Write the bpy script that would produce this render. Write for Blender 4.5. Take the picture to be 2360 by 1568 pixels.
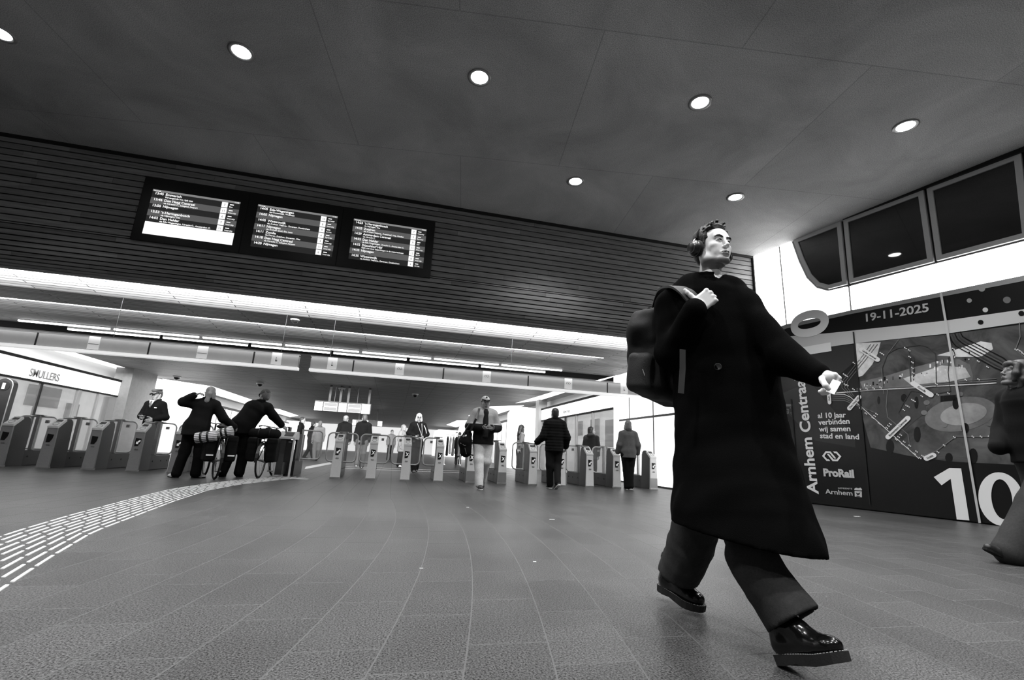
import bpy, bmesh, math, random
import numpy as np
from mathutils import Vector, Matrix
import openvdb as vdb
SC = bpy.context.scene
COL = SC.collection
for _o in list(bpy.data.objects):
    bpy.data.objects.remove(_o)
random.seed(7)
R = math.radians

# ------------------------------------------------------------------ camera
FPX, YAW, PITCH, ROLL, CAMH = 1088.7, R(13.25), R(13.5), R(2.84), 0.72
_f = np.array([math.sin(YAW)*math.cos(PITCH), math.cos(YAW)*math.cos(PITCH), math.sin(PITCH)])
_r = np.array([math.cos(YAW), -math.sin(YAW), 0.0])
_u = np.cross(_r, _f)
_r, _u = math.cos(ROLL)*_r + math.sin(ROLL)*_u, -math.sin(ROLL)*_r + math.cos(ROLL)*_u
CAMP = np.array([0.0, 0.0, CAMH])
FH = np.array([math.sin(YAW), math.cos(YAW), 0.0])      # level forward
RH = np.array([math.cos(YAW), -math.sin(YAW), 0.0])     # level right
cd = bpy.data.cameras.new('camera')
cam = bpy.data.objects.new('camera', cd); COL.objects.link(cam)
cd.sensor_width = 36.0; cd.lens = FPX/2360*36.0; cd.clip_start = 0.05; cd.clip_end = 400
cam.matrix_world = Matrix([[_r[0], _u[0], -_f[0], 0], [_r[1], _u[1], -_f[1], 0], [_r[2], _u[2], -_f[2], CAMH], [0, 0, 0, 1]])
SC.camera = cam

# ------------------------------------------------------------------ view, world, lamps
SC.view_settings.view_transform = 'Standard'; SC.view_settings.look = 'None'
SC.view_settings.gamma = 1.0; SC.view_settings.use_curve_mapping = False
SC.view_settings.exposure = 0.0
SC.cycles.max_bounces = 6; SC.cycles.sample_clamp_indirect = 4.0
W = bpy.data.worlds.new('world'); SC.world = W; W.use_nodes = True
W.node_tree.nodes['Background'].inputs[0].default_value = (1, 1, 1, 1)
W.node_tree.nodes['Background'].inputs[1].default_value = 0.16     # daylight from the open concourse behind
HC = 5.9            # hall ceiling
SOF = 3.5           # soffit of the passage
DOWN_POWER = 560.0  # each recessed downlight of the hall
COVE_POWER = 1700.0  # wall washers behind the lips of the soffit
HALL_GLOW = 4.5     # backlit glass of the right wall
PASS_POWER = 90.0   # area lamps added under the passage soffit
DOWNLIGHTS = [(-5.70, 6.80), (-2.56, 6.18), (0.67, 5.67), (3.90, 5.19), (7.15, 4.71), (2.92, 7.70), (6.13, 7.23),
              (1.70, 3.15), (5.0, 2.65), (-1.6, 3.65), (-4.9, 4.15), (-0.55, 1.15), (2.7, 0.65), (-3.85, 1.65), (6.0, .15),
              (0.55, -1.4), (3.8, -1.9), (-2.7, -.9)]

# ------------------------------------------------------------------ pixel helpers (photo is 2360x1568)
def ray(x, y): return _f + (x-1180)/FPX*_r - (y-784)/FPX*_u
def onZ(x, y, z=0.0):
    d = ray(x, y); return CAMP + d*((z-CAMH)/d[2])
def onY(x, y, Y):
    d = ray(x, y); return CAMP + d*(Y/d[1])
def onX(x, y, X):
    d = ray(x, y); return CAMP + d*(X/d[0])
def onD(x, y, dist):
    d = ray(x, y); return CAMP + d*(dist/(d@FH))
def onPl(x, y, p, n):
    d = ray(x, y); return CAMP + d*(((np.array(p)-CAMP)@n)/(d@n))
def V3(*a): return np.array(a, float)
def nz(v):
    v = np.array(v, float); return v/np.linalg.norm(v)

# ------------------------------------------------------------------ materials
def lin(v): return v/12.92 if v <= .04045 else ((v+.055)/1.055)**2.4
MATS = {}
def mat(name, v, rough=.6, metal=0.0, spec=.5, emit=0.0, bump=0.0, bscale=300.0, var=0.0, vscale=40.0, alpha=1.0, trans=0.0, coat=0.0, sheen=0.0):
    """v is the display grey 0..1 of the surface; everything in this picture is a grey."""
    if name in MATS: return MATS[name]
    m = bpy.data.materials.new(name); m.use_nodes = True
    nt = m.node_tree; b = nt.nodes['Principled BSDF']
    c = lin(v)
    b.inputs['Base Color'].default_value = (c, c, c, 1)
    b.inputs['Roughness'].default_value = rough; b.inputs['Metallic'].default_value = metal
    b.inputs['Specular IOR Level'].default_value = spec
    if emit:
        b.inputs['Emission Color'].default_value = (1, 1, 1, 1); b.inputs['Emission Strength'].default_value = emit
    if alpha < 1: b.inputs['Alpha'].default_value = alpha
    if trans: b.inputs['Transmission Weight'].default_value = trans
    if coat: b.inputs['Coat Weight'].default_value = coat; b.inputs['Coat Roughness'].default_value = .08
    if sheen: b.inputs['Sheen Weight'].default_value = sheen
    if bump or var:
        tc = nt.nodes.new('ShaderNodeTexCoord')
    if bump:
        n = nt.nodes.new('ShaderNodeTexNoise'); n.inputs['Scale'].default_value = bscale; n.inputs['Detail'].default_value = 3
        bp = nt.nodes.new('ShaderNodeBump'); bp.inputs['Strength'].default_value = bump; bp.inputs['Distance'].default_value = .004
        nt.links.new(tc.outputs['Object'], n.inputs['Vector']); nt.links.new(n.outputs['Fac'], bp.inputs['Height']); nt.links.new(bp.outputs['Normal'], b.inputs['Normal'])
    if var:
        n = nt.nodes.new('ShaderNodeTexNoise'); n.inputs['Scale'].default_value = vscale; n.inputs['Detail'].default_value = 4; n.inputs['Roughness'].default_value = .7
        rp = nt.nodes.new('ShaderNodeMapRange'); rp.inputs['From Min'].default_value = .25; rp.inputs['From Max'].default_value = .75
        rp.inputs['To Min'].default_value = c*(1-var); rp.inputs['To Max'].default_value = c*(1+var)
        nt.links.new(tc.outputs['Object'], n.inputs['Vector']); nt.links.new(n.outputs['Fac'], rp.inputs['Value']); nt.links.new(rp.outputs['Result'], b.inputs['Base Color'])
    MATS[name] = m; return m

def nodes(name):
    m = bpy.data.materials.new(name); m.use_nodes = True; MATS[name] = m
    return m, m.node_tree, m.node_tree.nodes['Principled BSDF']
def N(nt, typ, **kw):
    n = nt.nodes.new(typ)
    for k, v in kw.items():
        if hasattr(n, k): setattr(n, k, v)
        else: n.inputs[k.replace('_', ' ')].default_value = v
    return n
def mth(nt, op, a, b=None, c=None):
    n = nt.nodes.new('ShaderNodeMath'); n.operation = op
    for i, x in enumerate((a, b, c)):
        if x is None: continue
        if isinstance(x, (int, float)): n.inputs[i].default_value = x
        else: nt.links.new(x, n.inputs[i])
    return n.outputs[0]

M_white = mat('white_paint', .86, .5)
M_steel = mat('brushed_steel', .80, .34, .85, var=.12, vscale=25)
M_steel_light = mat('satin_steel_front', .93, .45, .12, var=.06, vscale=60)
M_tube = mat('polished_tube', .92, .25, .4)
M_dark = mat('dark_panel', .20, .5, var=.25, vscale=90)
M_black = mat('black_plastic', .05, .4)
M_blackm = mat('matt_black', .03, .8)
M_glow = mat('backlit_or_glowing_white', .9, .3, emit=1.35)  # backlit panels, also white portals made to glow
M_glow_hall = mat('backlit_hall_glass', .9, .3, emit=HALL_GLOW)
M_glow_soft = mat('glowing_white_wall', .9, .5, emit=.75)  # white walls made to glow so they read as brightly lit
M_tube_light = mat('lamp_tube', .9, .3, emit=5.0)
M_cove = mat('cove_strip_lamp', .9, .3, emit=6.0)
M_lampdisc = mat('downlight_glass', .9, .3, emit=24.0)
M_frame = mat('grey_metal_frame', .62, .4, .5, var=.1, vscale=80)
M_joint = mat('dark_joint', .06, .7)
M_signwhite = mat('white_sign_film', .95, .5, emit=.25)
M_skin = mat('skin', .86, .48, spec=.4, bump=.12, bscale=260)
M_skin_mid = mat('skin_mid', .70, .5, spec=.35)
M_hair = mat('dark_hair', .13, .5, bump=.6, bscale=120)

# ------------------------------------------------------------------ mesh helpers
def tag(o, label=None, cat=None, group=None, kind=None):
    if label: o['label'] = label
    if cat: o['category'] = cat
    if group: o['group'] = group
    if kind: o['kind'] = kind
    return o
def empty(name, loc=(0, 0, 0), label=None, cat=None, group=None):
    o = bpy.data.objects.new(name, None); COL.objects.link(o); o.location = tuple(loc); o.empty_display_size = .1
    bpy.context.view_layer.update()
    return tag(o, label, cat, group)
def link(name, me, m, parent=None, smooth=False):
    o = bpy.data.objects.new(name, me); COL.objects.link(o)
    for q in (m if isinstance(m, (list, tuple)) else [m]): me.materials.append(q)
    if smooth: me.polygons.foreach_set('use_smooth', [True]*len(me.polygons))
    if parent is not None:
        o.parent = parent
        if parent.type == 'EMPTY' or parent.parent is not None:
            pass
    return o
def place(o, parent, world=True):
    """parent o keeping mesh coordinates as world coordinates"""
    o.parent = parent
    if world: o.matrix_parent_inverse = parent_matrix(parent).inverted()
def parent_matrix(o):
    m = Matrix.Translation(o.location) @ o.rotation_euler.to_matrix().to_4x4() @ Matrix.Diagonal((*o.scale, 1))
    if o.parent: m = parent_matrix(o.parent) @ o.matrix_parent_inverse @ m
    return m

class MB:
    """collects shapes into one mesh; coordinates are the frame of the thing (or world)"""
    def __init__(s): s.v = []; s.f = []; s.mi = []; s.sm = []
    def add(s, vs, fs, mi=0, smooth=False, mtx=None):
        o = len(s.v)
        for p in vs:
            if mtx is not None: p = mtx @ Vector(p)
            s.v.append(tuple(float(c) for c in p))
        for f in fs: s.f.append(tuple(i+o for i in f)); s.mi.append(mi); s.sm.append(smooth)
    def box(s, lo, hi, mi=0, mtx=None, bev=0.0):
        x0, y0, z0 = lo; x1, y1, z1 = hi
        if bev > 0:
            b = min(bev, abs(x1-x0)/2.01, abs(y1-y0)/2.01, abs(z1-z0)/2.01)
            bm = bmesh.new(); bmesh.ops.create_cube(bm, size=1)
            for q in bm.verts: q.co = Vector(((x0+x1)/2+q.co.x*(x1-x0), (y0+y1)/2+q.co.y*(y1-y0), (z0+z1)/2+q.co.z*(z1-z0)))
            bmesh.ops.bevel(bm, geom=bm.edges[:], offset=b, segments=2, affect='EDGES', profile=.5)
            bm.verts.index_update()
            s.add([q.co.copy() for q in bm.verts], [[q.index for q in f.verts] for f in bm.faces], mi, False, mtx); bm.free(); return
        vs = [(x0, y0, z0), (x1, y0, z0), (x1, y1, z0), (x0, y1, z0), (x0, y0, z1), (x1, y0, z1), (x1, y1, z1), (x0, y1, z1)]
        s.add(vs, [(0, 3, 2, 1), (4, 5, 6, 7), (0, 1, 5, 4), (1, 2, 6, 5), (2, 3, 7, 6), (3, 0, 4, 7)], mi, False, mtx)
    def quad(s, a, b, c, d, mi=0): s.add([a, b, c, d], [(0, 1, 2, 3)], mi)
    def slab(s, pts, off, mi=0):
        """closed prism: polygon pts (3D) extruded by vector off"""
        n = len(pts); off = np.array(off, float)
        vs = [np.array(p, float) for p in pts]+[np.array(p, float)+off for p in pts]
        fs = [tuple(range(n))[::-1], tuple(range(n, 2*n))]+[(i, (i+1) % n, n+(i+1) % n, n+i) for i in range(n)]
        s.add(vs, fs, mi)
    def tube(s, pts, r, seg=8, mi=0, closed=False, caps=True, flat=None):
        pts = [np.array(p, float) for p in pts]; n = len(pts)
        rs = list(r) if hasattr(r, '__len__') else [r]*n
        up = None; rings = []
        for i in range(n):
            a = pts[(i-1) % n] if (i > 0 or closed) else pts[i]; b = pts[(i+1) % n] if (i < n-1 or closed) else pts[i]
            t = nz(b-a)
            if up is None:
                up = np.array([0, 0, 1.0]) if abs(t[2]) < .9 else np.array([1.0, 0, 0])
                if flat is not None: up = np.array(flat, float)
            u = nz(up-t*(up@t)); w = np.cross(t, u); up = u
            rings.append([pts[i]+rs[i]*(math.cos(2*math.pi*k/seg)*u+math.sin(2*math.pi*k/seg)*w) for k in range(seg)])
        vs = [p for q in rings for p in q]; fs = []
        for i in range(n if closed else n-1):
            j = (i+1) % n
            for k in range(seg): fs.append((i*seg+k, i*seg+(k+1) % seg, j*seg+(k+1) % seg, j*seg+k))
        s.add(vs, fs, mi, True)
        if caps and not closed:
            s.add(rings[0], [tuple(range(seg))[::-1]], mi); s.add(rings[-1], [tuple(range(seg))], mi)
    def ribbon(s, pts, normals, w, t, mi=0):
        """flat strap: centre line pts, surface normals, width w, thickness t"""
        pts = [np.array(p, float) for p in pts]; n = len(pts); vs = []
        for i in range(n):
            tg = nz(pts[min(i+1, n-1)]-pts[max(i-1, 0)]); nn = nz(np.array(normals[i] if len(np.shape(normals)) > 1 else normals, float)); sd = nz(np.cross(tg, nn))
            ww = w[i] if hasattr(w, '__len__') else w
            for a, b in ((-1, 0), (1, 0), (1, 1), (-1, 1)): vs.append(pts[i]+sd*a*ww/2+nn*b*t)
        fs = [(0, 1, 2, 3), tuple((n-1)*4+k for k in (3, 2, 1, 0))]
        for i in range(n-1):
            for k in range(4): fs.append((i*4+k, (i+1)*4+k, (i+1)*4+(k+1) % 4, i*4+(k+1) % 4))
        s.add(vs, fs, mi)
    def disc(s, c, n, r, seg=24, mi=0, r2=None, thick=.002):
        c = np.array(c, float); n = nz(n); u = nz(np.cross(n, [0, 0, 1.0] if abs(n[2]) < .9 else [1.0, 0, 0])); w = np.cross(n, u)
        ring = lambda rr, h: [c+n*h+rr*(math.cos(2*math.pi*k/seg)*u+math.sin(2*math.pi*k/seg)*w) for k in range(seg)]
        if r2 is None:
            vs = ring(r, 0)+ring(r, thick); s.add(vs, [tuple(range(seg))[::-1], tuple(range(seg, 2*seg))]+[(k, (k+1) % seg, seg+(k+1) % seg, seg+k) for k in range(seg)], mi)
        else:
            vs = ring(r, 0)+ring(r, thick)+ring(r2, thick)+ring(r2, 0); fs = []
            for a in range(4):
                b = (a+1) % 4
                for k in range(seg): fs.append((a*seg+k, a*seg+(k+1) % seg, b*seg+(k+1) % seg, b*seg+k))
            s.add(vs, fs, mi)
    def lathe(s, prof, c, axis=(0, 0, 1), seg=24, mi=0, smooth=True):
        c = np.array(c, float); n = nz(axis); u = nz(np.cross(n, [0, 0, 1.0] if abs(n[2]) < .9 else [1.0, 0, 0])); w = np.cross(n, u)
        vs = [c+n*h+r*(math.cos(2*math.pi*k/seg)*u+math.sin(2*math.pi*k/seg)*w) for r, h in prof for k in range(seg)]; fs = []
        for i in range(len(prof)-1):
            for k in range(seg): fs.append((i*seg+k, i*seg+(k+1) % seg, (i+1)*seg+(k+1) % seg, (i+1)*seg+k))
        s.add(vs, fs, mi, smooth)
    def text(s, body, o, ux, uz, size, mi=0, thick=.004, align='LEFT', bold=0.0, spacing=1.0, sx=1.0):
        """lettering: built in font, lying in the plane (ux, uz) at o"""
        cu = bpy.data.curves.new('t', 'FONT'); cu.body = body; cu.size = 1.0; cu.align_x = align; cu.extrude = thick/2/size; cu.offset = bold; cu.space_character = spacing; cu.resolution_u = 10 if size > .3 else 3
        ob = bpy.data.objects.new('t', cu); COL.objects.link(ob)
        dg = bpy.context.evaluated_depsgraph_get(); me = bpy.data.meshes.new_from_object(ob.evaluated_get(dg))
        ux = nz(ux); uz = nz(uz); nn = np.cross(ux, uz); o = np.array(o, float)
        vs = [o+ux*p.co.x*size*sx+uz*p.co.y*size+nn*(p.co.z*size) for p in me.vertices]
        s.add(vs, [tuple(f.vertices) for f in me.polygons], mi)
        bpy.data.objects.remove(ob); bpy.data.curves.remove(cu); bpy.data.meshes.remove(me)
    def build(s, name, m, parent=None, world=True, fixn=False):
        me = bpy.data.meshes.new(name); me.from_pydata(s.v, [], s.f)
        for q in (m if isinstance(m, (list, tuple)) else [m]): me.materials.append(q)
        me.polygons.foreach_set('material_index', s.mi); me.polygons.foreach_set('use_smooth', s.sm)
        if fixn:
            bm = bmesh.new(); bm.from_mesh(me); bmesh.ops.recalc_face_normals(bm, faces=bm.faces[:]); bm.to_mesh(me); bm.free()
        me.update()
        o = bpy.data.objects.new(name, me); COL.objects.link(o)
        if parent is not None: place(o, parent, world)
        return o

def struct(name, mb, m, parent=None):
    o = mb.build(name, m, parent)
    if parent is None: o['kind'] = 'structure'
    return o
def copy_tree(o, parent=None):
    c = o.copy(); COL.objects.link(c)
    if parent is not None: c.parent = parent
    for ch in [q for q in o.children]: copy_tree(ch, c)
    return c

# ------------------------------------------------------------------ organic shapes from distance fields
def smin(a, b, k):
    if k <= 0: return np.minimum(a, b)
    h = np.clip(.5+.5*(a-b)/k, 0, 1)
    return a*(1-h)+b*h-k*h*(1-h)
class SDF:
    def __init__(s, vox): s.vox = vox; s.ops = []
    def cap(s, a, b, r0, r1=None, k=.02, op='u'):
        a = np.array(a, float); b = np.array(b, float); r1 = r0 if r1 is None else r1
        ba = b-a; L = max(ba@ba, 1e-12); m = max(r0, r1)
        def f(X):
            t = np.clip(((X-a)@ba)/L, 0, 1)
            q = X-a-t[..., None]*ba
            return np.sqrt((q*q).sum(-1))-(r0+(r1-r0)*t)
        s.ops.append((f, np.minimum(a, b)-m, np.maximum(a, b)+m, k, op)); return s
    def chain(s, pts, rs, k=.02, op='u'):
        rs = rs if hasattr(rs, '__len__') else [rs]*len(pts)
        for i in range(len(pts)-1): s.cap(pts[i], pts[i+1], rs[i], rs[i+1], k, op)
        return s
    def ell(s, c, r, rot=None, k=.02, op='u'):
        c = np.array(c, float); r = np.array(r if hasattr(r, '__len__') else (r, r, r), float); Rm = np.eye(3) if rot is None else np.array(rot, float)
        def f(X):
            q = (X-c)@Rm
            k0 = np.sqrt(((q/r)**2).sum(-1)); k1 = np.sqrt(((q/(r*r))**2).sum(-1))
            return np.where(k1 > 1e-9, k0*(k0-1)/np.maximum(k1, 1e-9), -r.min())
        m = np.abs(Rm)@r
        s.ops.append((f, c-m, c+m, k, op)); return s
    def box(s, c, h, rot=None, rad=.01, k=.02, op='u'):
        c = np.array(c, float); h = np.array(h, float); Rm = np.eye(3) if rot is None else np.array(rot, float)
        def f(X):
            q = np.abs((X-c)@Rm)-(h-rad)
            return np.sqrt((np.maximum(q, 0)**2).sum(-1))+np.minimum(q.max(-1), 0)-rad
        m = np.abs(Rm)@h
        s.ops.append((f, c-m, c+m, k, op)); return s
    def ecap(s, p0, p1, e0, e1, side, k=.02, op='u'):
        p0 = np.array(p0, float); p1 = np.array(p1, float); w = p1-p0; L = np.linalg.norm(w); w = w/L
        u = np.array(side, float); u = nz(u-w*(u@w)); v = np.cross(w, u); m = max(*e0, *e1)
        def f(X):
            q = X-p0; h = q@w; t = np.clip(h/L, 0, 1)
            a = e0[0]+(e1[0]-e0[0])*t; b = e0[1]+(e1[1]-e0[1])*t; mn = np.minimum(a, b)
            ex = np.maximum(np.abs(h-L/2)-L/2, 0)
            return (np.sqrt(((q@u)/a)**2+((q@v)/b)**2+(ex/mn)**2)-1)*mn
        s.ops.append((f, np.minimum(p0, p1)-m, np.maximum(p0, p1)+m, k, op)); return s
    def loft(s, secs, side, k=.02, kin=.01):
        """secs: (centre, half width along side, half depth)"""
        for i in range(len(secs)-1):
            s.ecap(secs[i][0], secs[i+1][0], secs[i][1:3], secs[i+1][1:3], side, k if i == 0 else kin)
        return s
    def cut(s, p, n, k=.004):
        """remove the side the normal n points to"""
        p = np.array(p, float); n = nz(n)
        s.ops.append((lambda X: -((X-p)@n), None, None, k, 's')); return s
    def wrinkle(s, amp, fr, seed=0, fn=None):
        rg = np.random.RandomState(seed); ks = [(rg.normal(size=3)*fr*(.6+rg.rand()), rg.rand()*6.28) for _ in range(7)]
        def f(X):
            o = 0
            for kk, ph in ks: o = o+np.sin(X@kk+ph+1.3*np.sin(X@kk[[2, 0, 1]]*.5))
            o = o/7
            return o*amp*(fn(X) if fn else 1)
        s.ops.append((f, None, None, 0, 'd')); return s
    def mesh(s, xf=None):
        vx = s.vox; us = [o for o in s.ops if o[4] == 'u']
        lo = np.min([o[1]-o[3] for o in us], 0)-4*vx; hi = np.max([o[2]+o[3] for o in us], 0)+4*vx
        n = np.ceil((hi-lo)/vx).astype(int)+1
        D = np.full(n, 1.0, np.float32)
        ax = [lo[i]+vx*np.arange(n[i]) for i in range(3)]
        for f, a, b, k, op in s.ops:
            if a is None: i0 = np.zeros(3, int); i1 = n
            else:
                pad = k*1.2+4*vx
                i0 = np.clip(np.floor((a-pad-lo)/vx).astype(int), 0, n); i1 = np.clip(np.ceil((b+pad-lo)/vx).astype(int)+1, 0, n)
            if (i1 <= i0).any(): continue
            sl = tuple(slice(i0[i], i1[i]) for i in range(3))
            G = np.stack(np.meshgrid(*[ax[i][i0[i]:i1[i]] for i in range(3)], indexing='ij'), -1)
            d = f(G); W0 = D[sl]
            if op == 'u': D[sl] = smin(W0, d, k)
            elif op == 's': D[sl] = -smin(-W0, d, k)
            elif op == 'd': D[sl] = W0+d
        D = np.clip(D, -3*vx, 3*vx).astype(np.float32)
        g = vdb.FloatGrid(3*vx); g.copyFromArray(D)
        p, q = g.convertToQuads(isovalue=0.0)
        p = p*vx+lo
        if xf is not None: p = xf(p)
        return p, q[:, ::-1]
def sdf_object(name, fields, m, parent=None, xfs=None, attr=None):
    """one mesh from one or several fields"""
    vs = []; fs = []; o = 0
    for i, fl in enumerate(fields if isinstance(fields, (list, tuple)) else [fields]):
        p, q = fl.mesh(None if xfs is None else xfs[i]); vs.append(p); fs.append(q+o); o += len(p)
    P = np.concatenate(vs); Q = np.concatenate(fs)
    me = bpy.data.meshes.new(name)
    me.vertices.add(len(P)); me.vertices.foreach_set('co', P.astype(np.float32).ravel())
    me.loops.add(Q.size); me.loops.foreach_set('vertex_index', Q.astype(np.int32).ravel())
    me.polygons.add(len(Q)); me.polygons.foreach_set('loop_start', np.arange(0, Q.size, 4, dtype=np.int32))
    me.update(calc_edges=True); me.validate()
    me.polygons.foreach_set('use_smooth', [True]*len(me.polygons))
    if attr is not None:
        at = me.attributes.new('tone', 'FLOAT', 'POINT'); at.data.foreach_set('value', attr(P).astype(np.float32))
    for qm in (m if isinstance(m, (list, tuple)) else [m]): me.materials.append(qm)
    ob = bpy.data.objects.new(name, me); COL.objects.link(ob)
    if parent is not None: place(ob, parent)
    return ob
# ================================================================== setting: floor
def floor_material():
    m, nt, b = nodes('granite_floor')
    tc = N(nt, 'ShaderNodeTexCoord'); sp = N(nt, 'ShaderNodeSeparateXYZ'); nt.links.new(tc.outputs['Object'], sp.inputs[0])
    x, y = sp.outputs['X'], sp.outputs['Y']
    yc = mth(nt, 'MINIMUM', y, 7.5); q = mth(nt, 'SUBTRACT', yc, 5.9); g = mth(nt, 'SUBTRACT', .47, mth(nt, 'MULTIPLY', mth(nt, 'MULTIPLY', q, q), .0265))
    v = mth(nt, 'ADD', mth(nt, 'SUBTRACT', x, g), .03+.32*60)
    cb = N(nt, 'ShaderNodeCombineXYZ'); nt.links.new(mth(nt, 'ADD', y, 40.0), cb.inputs[0]); nt.links.new(v, cb.inputs[1])
    br = N(nt, 'ShaderNodeTexBrick', offset=.37, squash=1.0); nt.links.new(cb.outputs[0], br.inputs['Vector'])
    br.inputs['Scale'].default_value = 1; br.inputs['Brick Width'].default_value = .56; br.inputs['Row Height'].default_value = .32
    br.inputs['Mortar Size'].default_value = .0032; br.inputs['Mortar Smooth'].default_value = 0; br.inputs['Bias'].default_value = 0
    br.inputs['Color1'].default_value = (.92, .92, .92, 1); br.inputs['Color2'].default_value = (1.12, 1.12, 1.12, 1)
    n1 = N(nt, 'ShaderNodeTexNoise'); n1.inputs['Scale'].default_value = 130; n1.inputs['Detail'].default_value = 2; n1.inputs['Roughness'].default_value = .8
    n2 = N(nt, 'ShaderNodeTexNoise'); n2.inputs['Scale'].default_value = 1.1; n2.inputs['Detail'].default_value = 3
    for n in (n1, n2): nt.links.new(tc.outputs['Object'], n.inputs['Vector'])
    sp1 = N(nt, 'ShaderNodeMapRange'); sp1.inputs['From Min'].default_value = .36; sp1.inputs['From Max'].default_value = .66; sp1.inputs['To Min'].default_value = .05; sp1.inputs['To Max'].default_value = 2.5
    nt.links.new(n1.outputs['Fac'], sp1.inputs['Value'])
    sp2 = N(nt, 'ShaderNodeMapRange'); sp2.inputs['From Min'].default_value = .3; sp2.inputs['From Max'].default_value = .7; sp2.inputs['To Min'].default_value = .82; sp2.inputs['To Max'].default_value = 1.18
    nt.links.new(n2.outputs['Fac'], sp2.inputs['Value'])
    t = mth(nt, 'MULTIPLY', mth(nt, 'MULTIPLY', sp1.outputs[0], sp2.outputs[0]), FLOOR_ALB)
    bw = N(nt, 'ShaderNodeRGBToBW'); nt.links.new(br.outputs['Color'], bw.inputs[0])
    t = mth(nt, 'MULTIPLY', t, bw.outputs[0])
    mx = N(nt, 'ShaderNodeMix'); nt.links.new(br.outputs['Fac'], mx.inputs[0]); nt.links.new(t, mx.inputs[2]); mx.inputs[3].default_value = .085
    nt.links.new(mx.outputs[0], b.inputs['Base Color'])
    rg = N(nt, 'ShaderNodeMix'); nt.links.new(br.outputs['Fac'], rg.inputs[0]); rg.inputs[2].default_value = .40; rg.inputs[3].default_value = .9
    nt.links.new(rg.outputs[0], b.inputs['Roughness'])
    nt.links.new(mth(nt, 'MULTIPLY_ADD', sp1.outputs[0], .13, .10), b.inputs['Specular IOR Level'])
    bp = N(nt, 'ShaderNodeBump'); bp.inputs['Strength'].default_value = .12; bp.inputs['Distance'].default_value = .002
    nt.links.new(n1.outputs['Fac'], bp.inputs['Height']); nt.links.new(bp.outputs['Normal'], b.inputs['Normal'])
    return m
FLOOR_ALB = .042
M_floor = floor_material()
m = MB(); m.box((-26, -9, -.2), (22, 95, 0)); struct('floor', m, M_floor)

# ------------------------------------------------------------------ hall ceiling
def concrete_material():
    m, nt, b = nodes('ceiling_concrete')
    tc = N(nt, 'ShaderNodeTexCoord')
    n1 = N(nt, 'ShaderNodeTexNoise'); n1.inputs['Scale'].default_value = .55; n1.inputs['Detail'].default_value = 8; n1.inputs['Roughness'].default_value = .62; n1.inputs['Distortion'].default_value = .6
    n2 = N(nt, 'ShaderNodeTexNoise'); n2.inputs['Scale'].default_value = 100; n2.inputs['Detail'].default_value = 2
    br = N(nt, 'ShaderNodeTexBrick', offset=.5); br.inputs['Scale'].default_value = 1; br.inputs['Brick Width'].default_value = 3.6; br.inputs['Row Height'].default_value = 2.9; br.inputs['Mortar Size'].default_value = .008
    br.inputs['Color1'].default_value = (.94, .94, .94, 1); br.inputs['Color2'].default_value = (1.06, 1.06, 1.06, 1); br.inputs['Mortar'].default_value = (.72, .72, .72, 1)
    mp = N(nt, 'ShaderNodeMapping'); mp.inputs['Rotation'].default_value = (0, 0, R(8)); mp.inputs['Location'].default_value = (31, 33, 0)
    nt.links.new(tc.outputs['Object'], mp.inputs[0]); nt.links.new(mp.outputs[0], br.inputs['Vector'])
    for n in (n1, n2): nt.links.new(tc.outputs['Object'], n.inputs['Vector'])
    a = N(nt, 'ShaderNodeMapRange'); a.inputs['From Min'].default_value = .3; a.inputs['From Max'].default_value = .7; a.inputs['To Min'].default_value = .30; a.inputs['To Max'].default_value = .50
    nt.links.new(n1.outputs['Fac'], a.inputs['Value'])
    c = N(nt, 'ShaderNodeMapRange'); c.inputs['From Min'].default_value = .3; c.inputs['From Max'].default_value = .7; c.inputs['To Min'].default_value = .55; c.inputs['To Max'].default_value = 1.45
    nt.links.new(n2.outputs['Fac'], c.inputs['Value'])
    bw = N(nt, 'ShaderNodeRGBToBW'); nt.links.new(br.outputs['Color'], bw.inputs[0])
    t = mth(nt, 'MULTIPLY', mth(nt, 'MULTIPLY', a.outputs[0], c.outputs[0]), bw.outputs[0])
    nt.links.new(t, b.inputs['Base Color']); b.inputs['Roughness'].default_value = .75; b.inputs['Specular IOR Level'].default_value = .2
    return m
M_conc = concrete_material()
m = MB(); m.box((-20, -9, HC), (14, 9.62, HC+.3)); struct('ceiling', m, M_conc)

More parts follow.
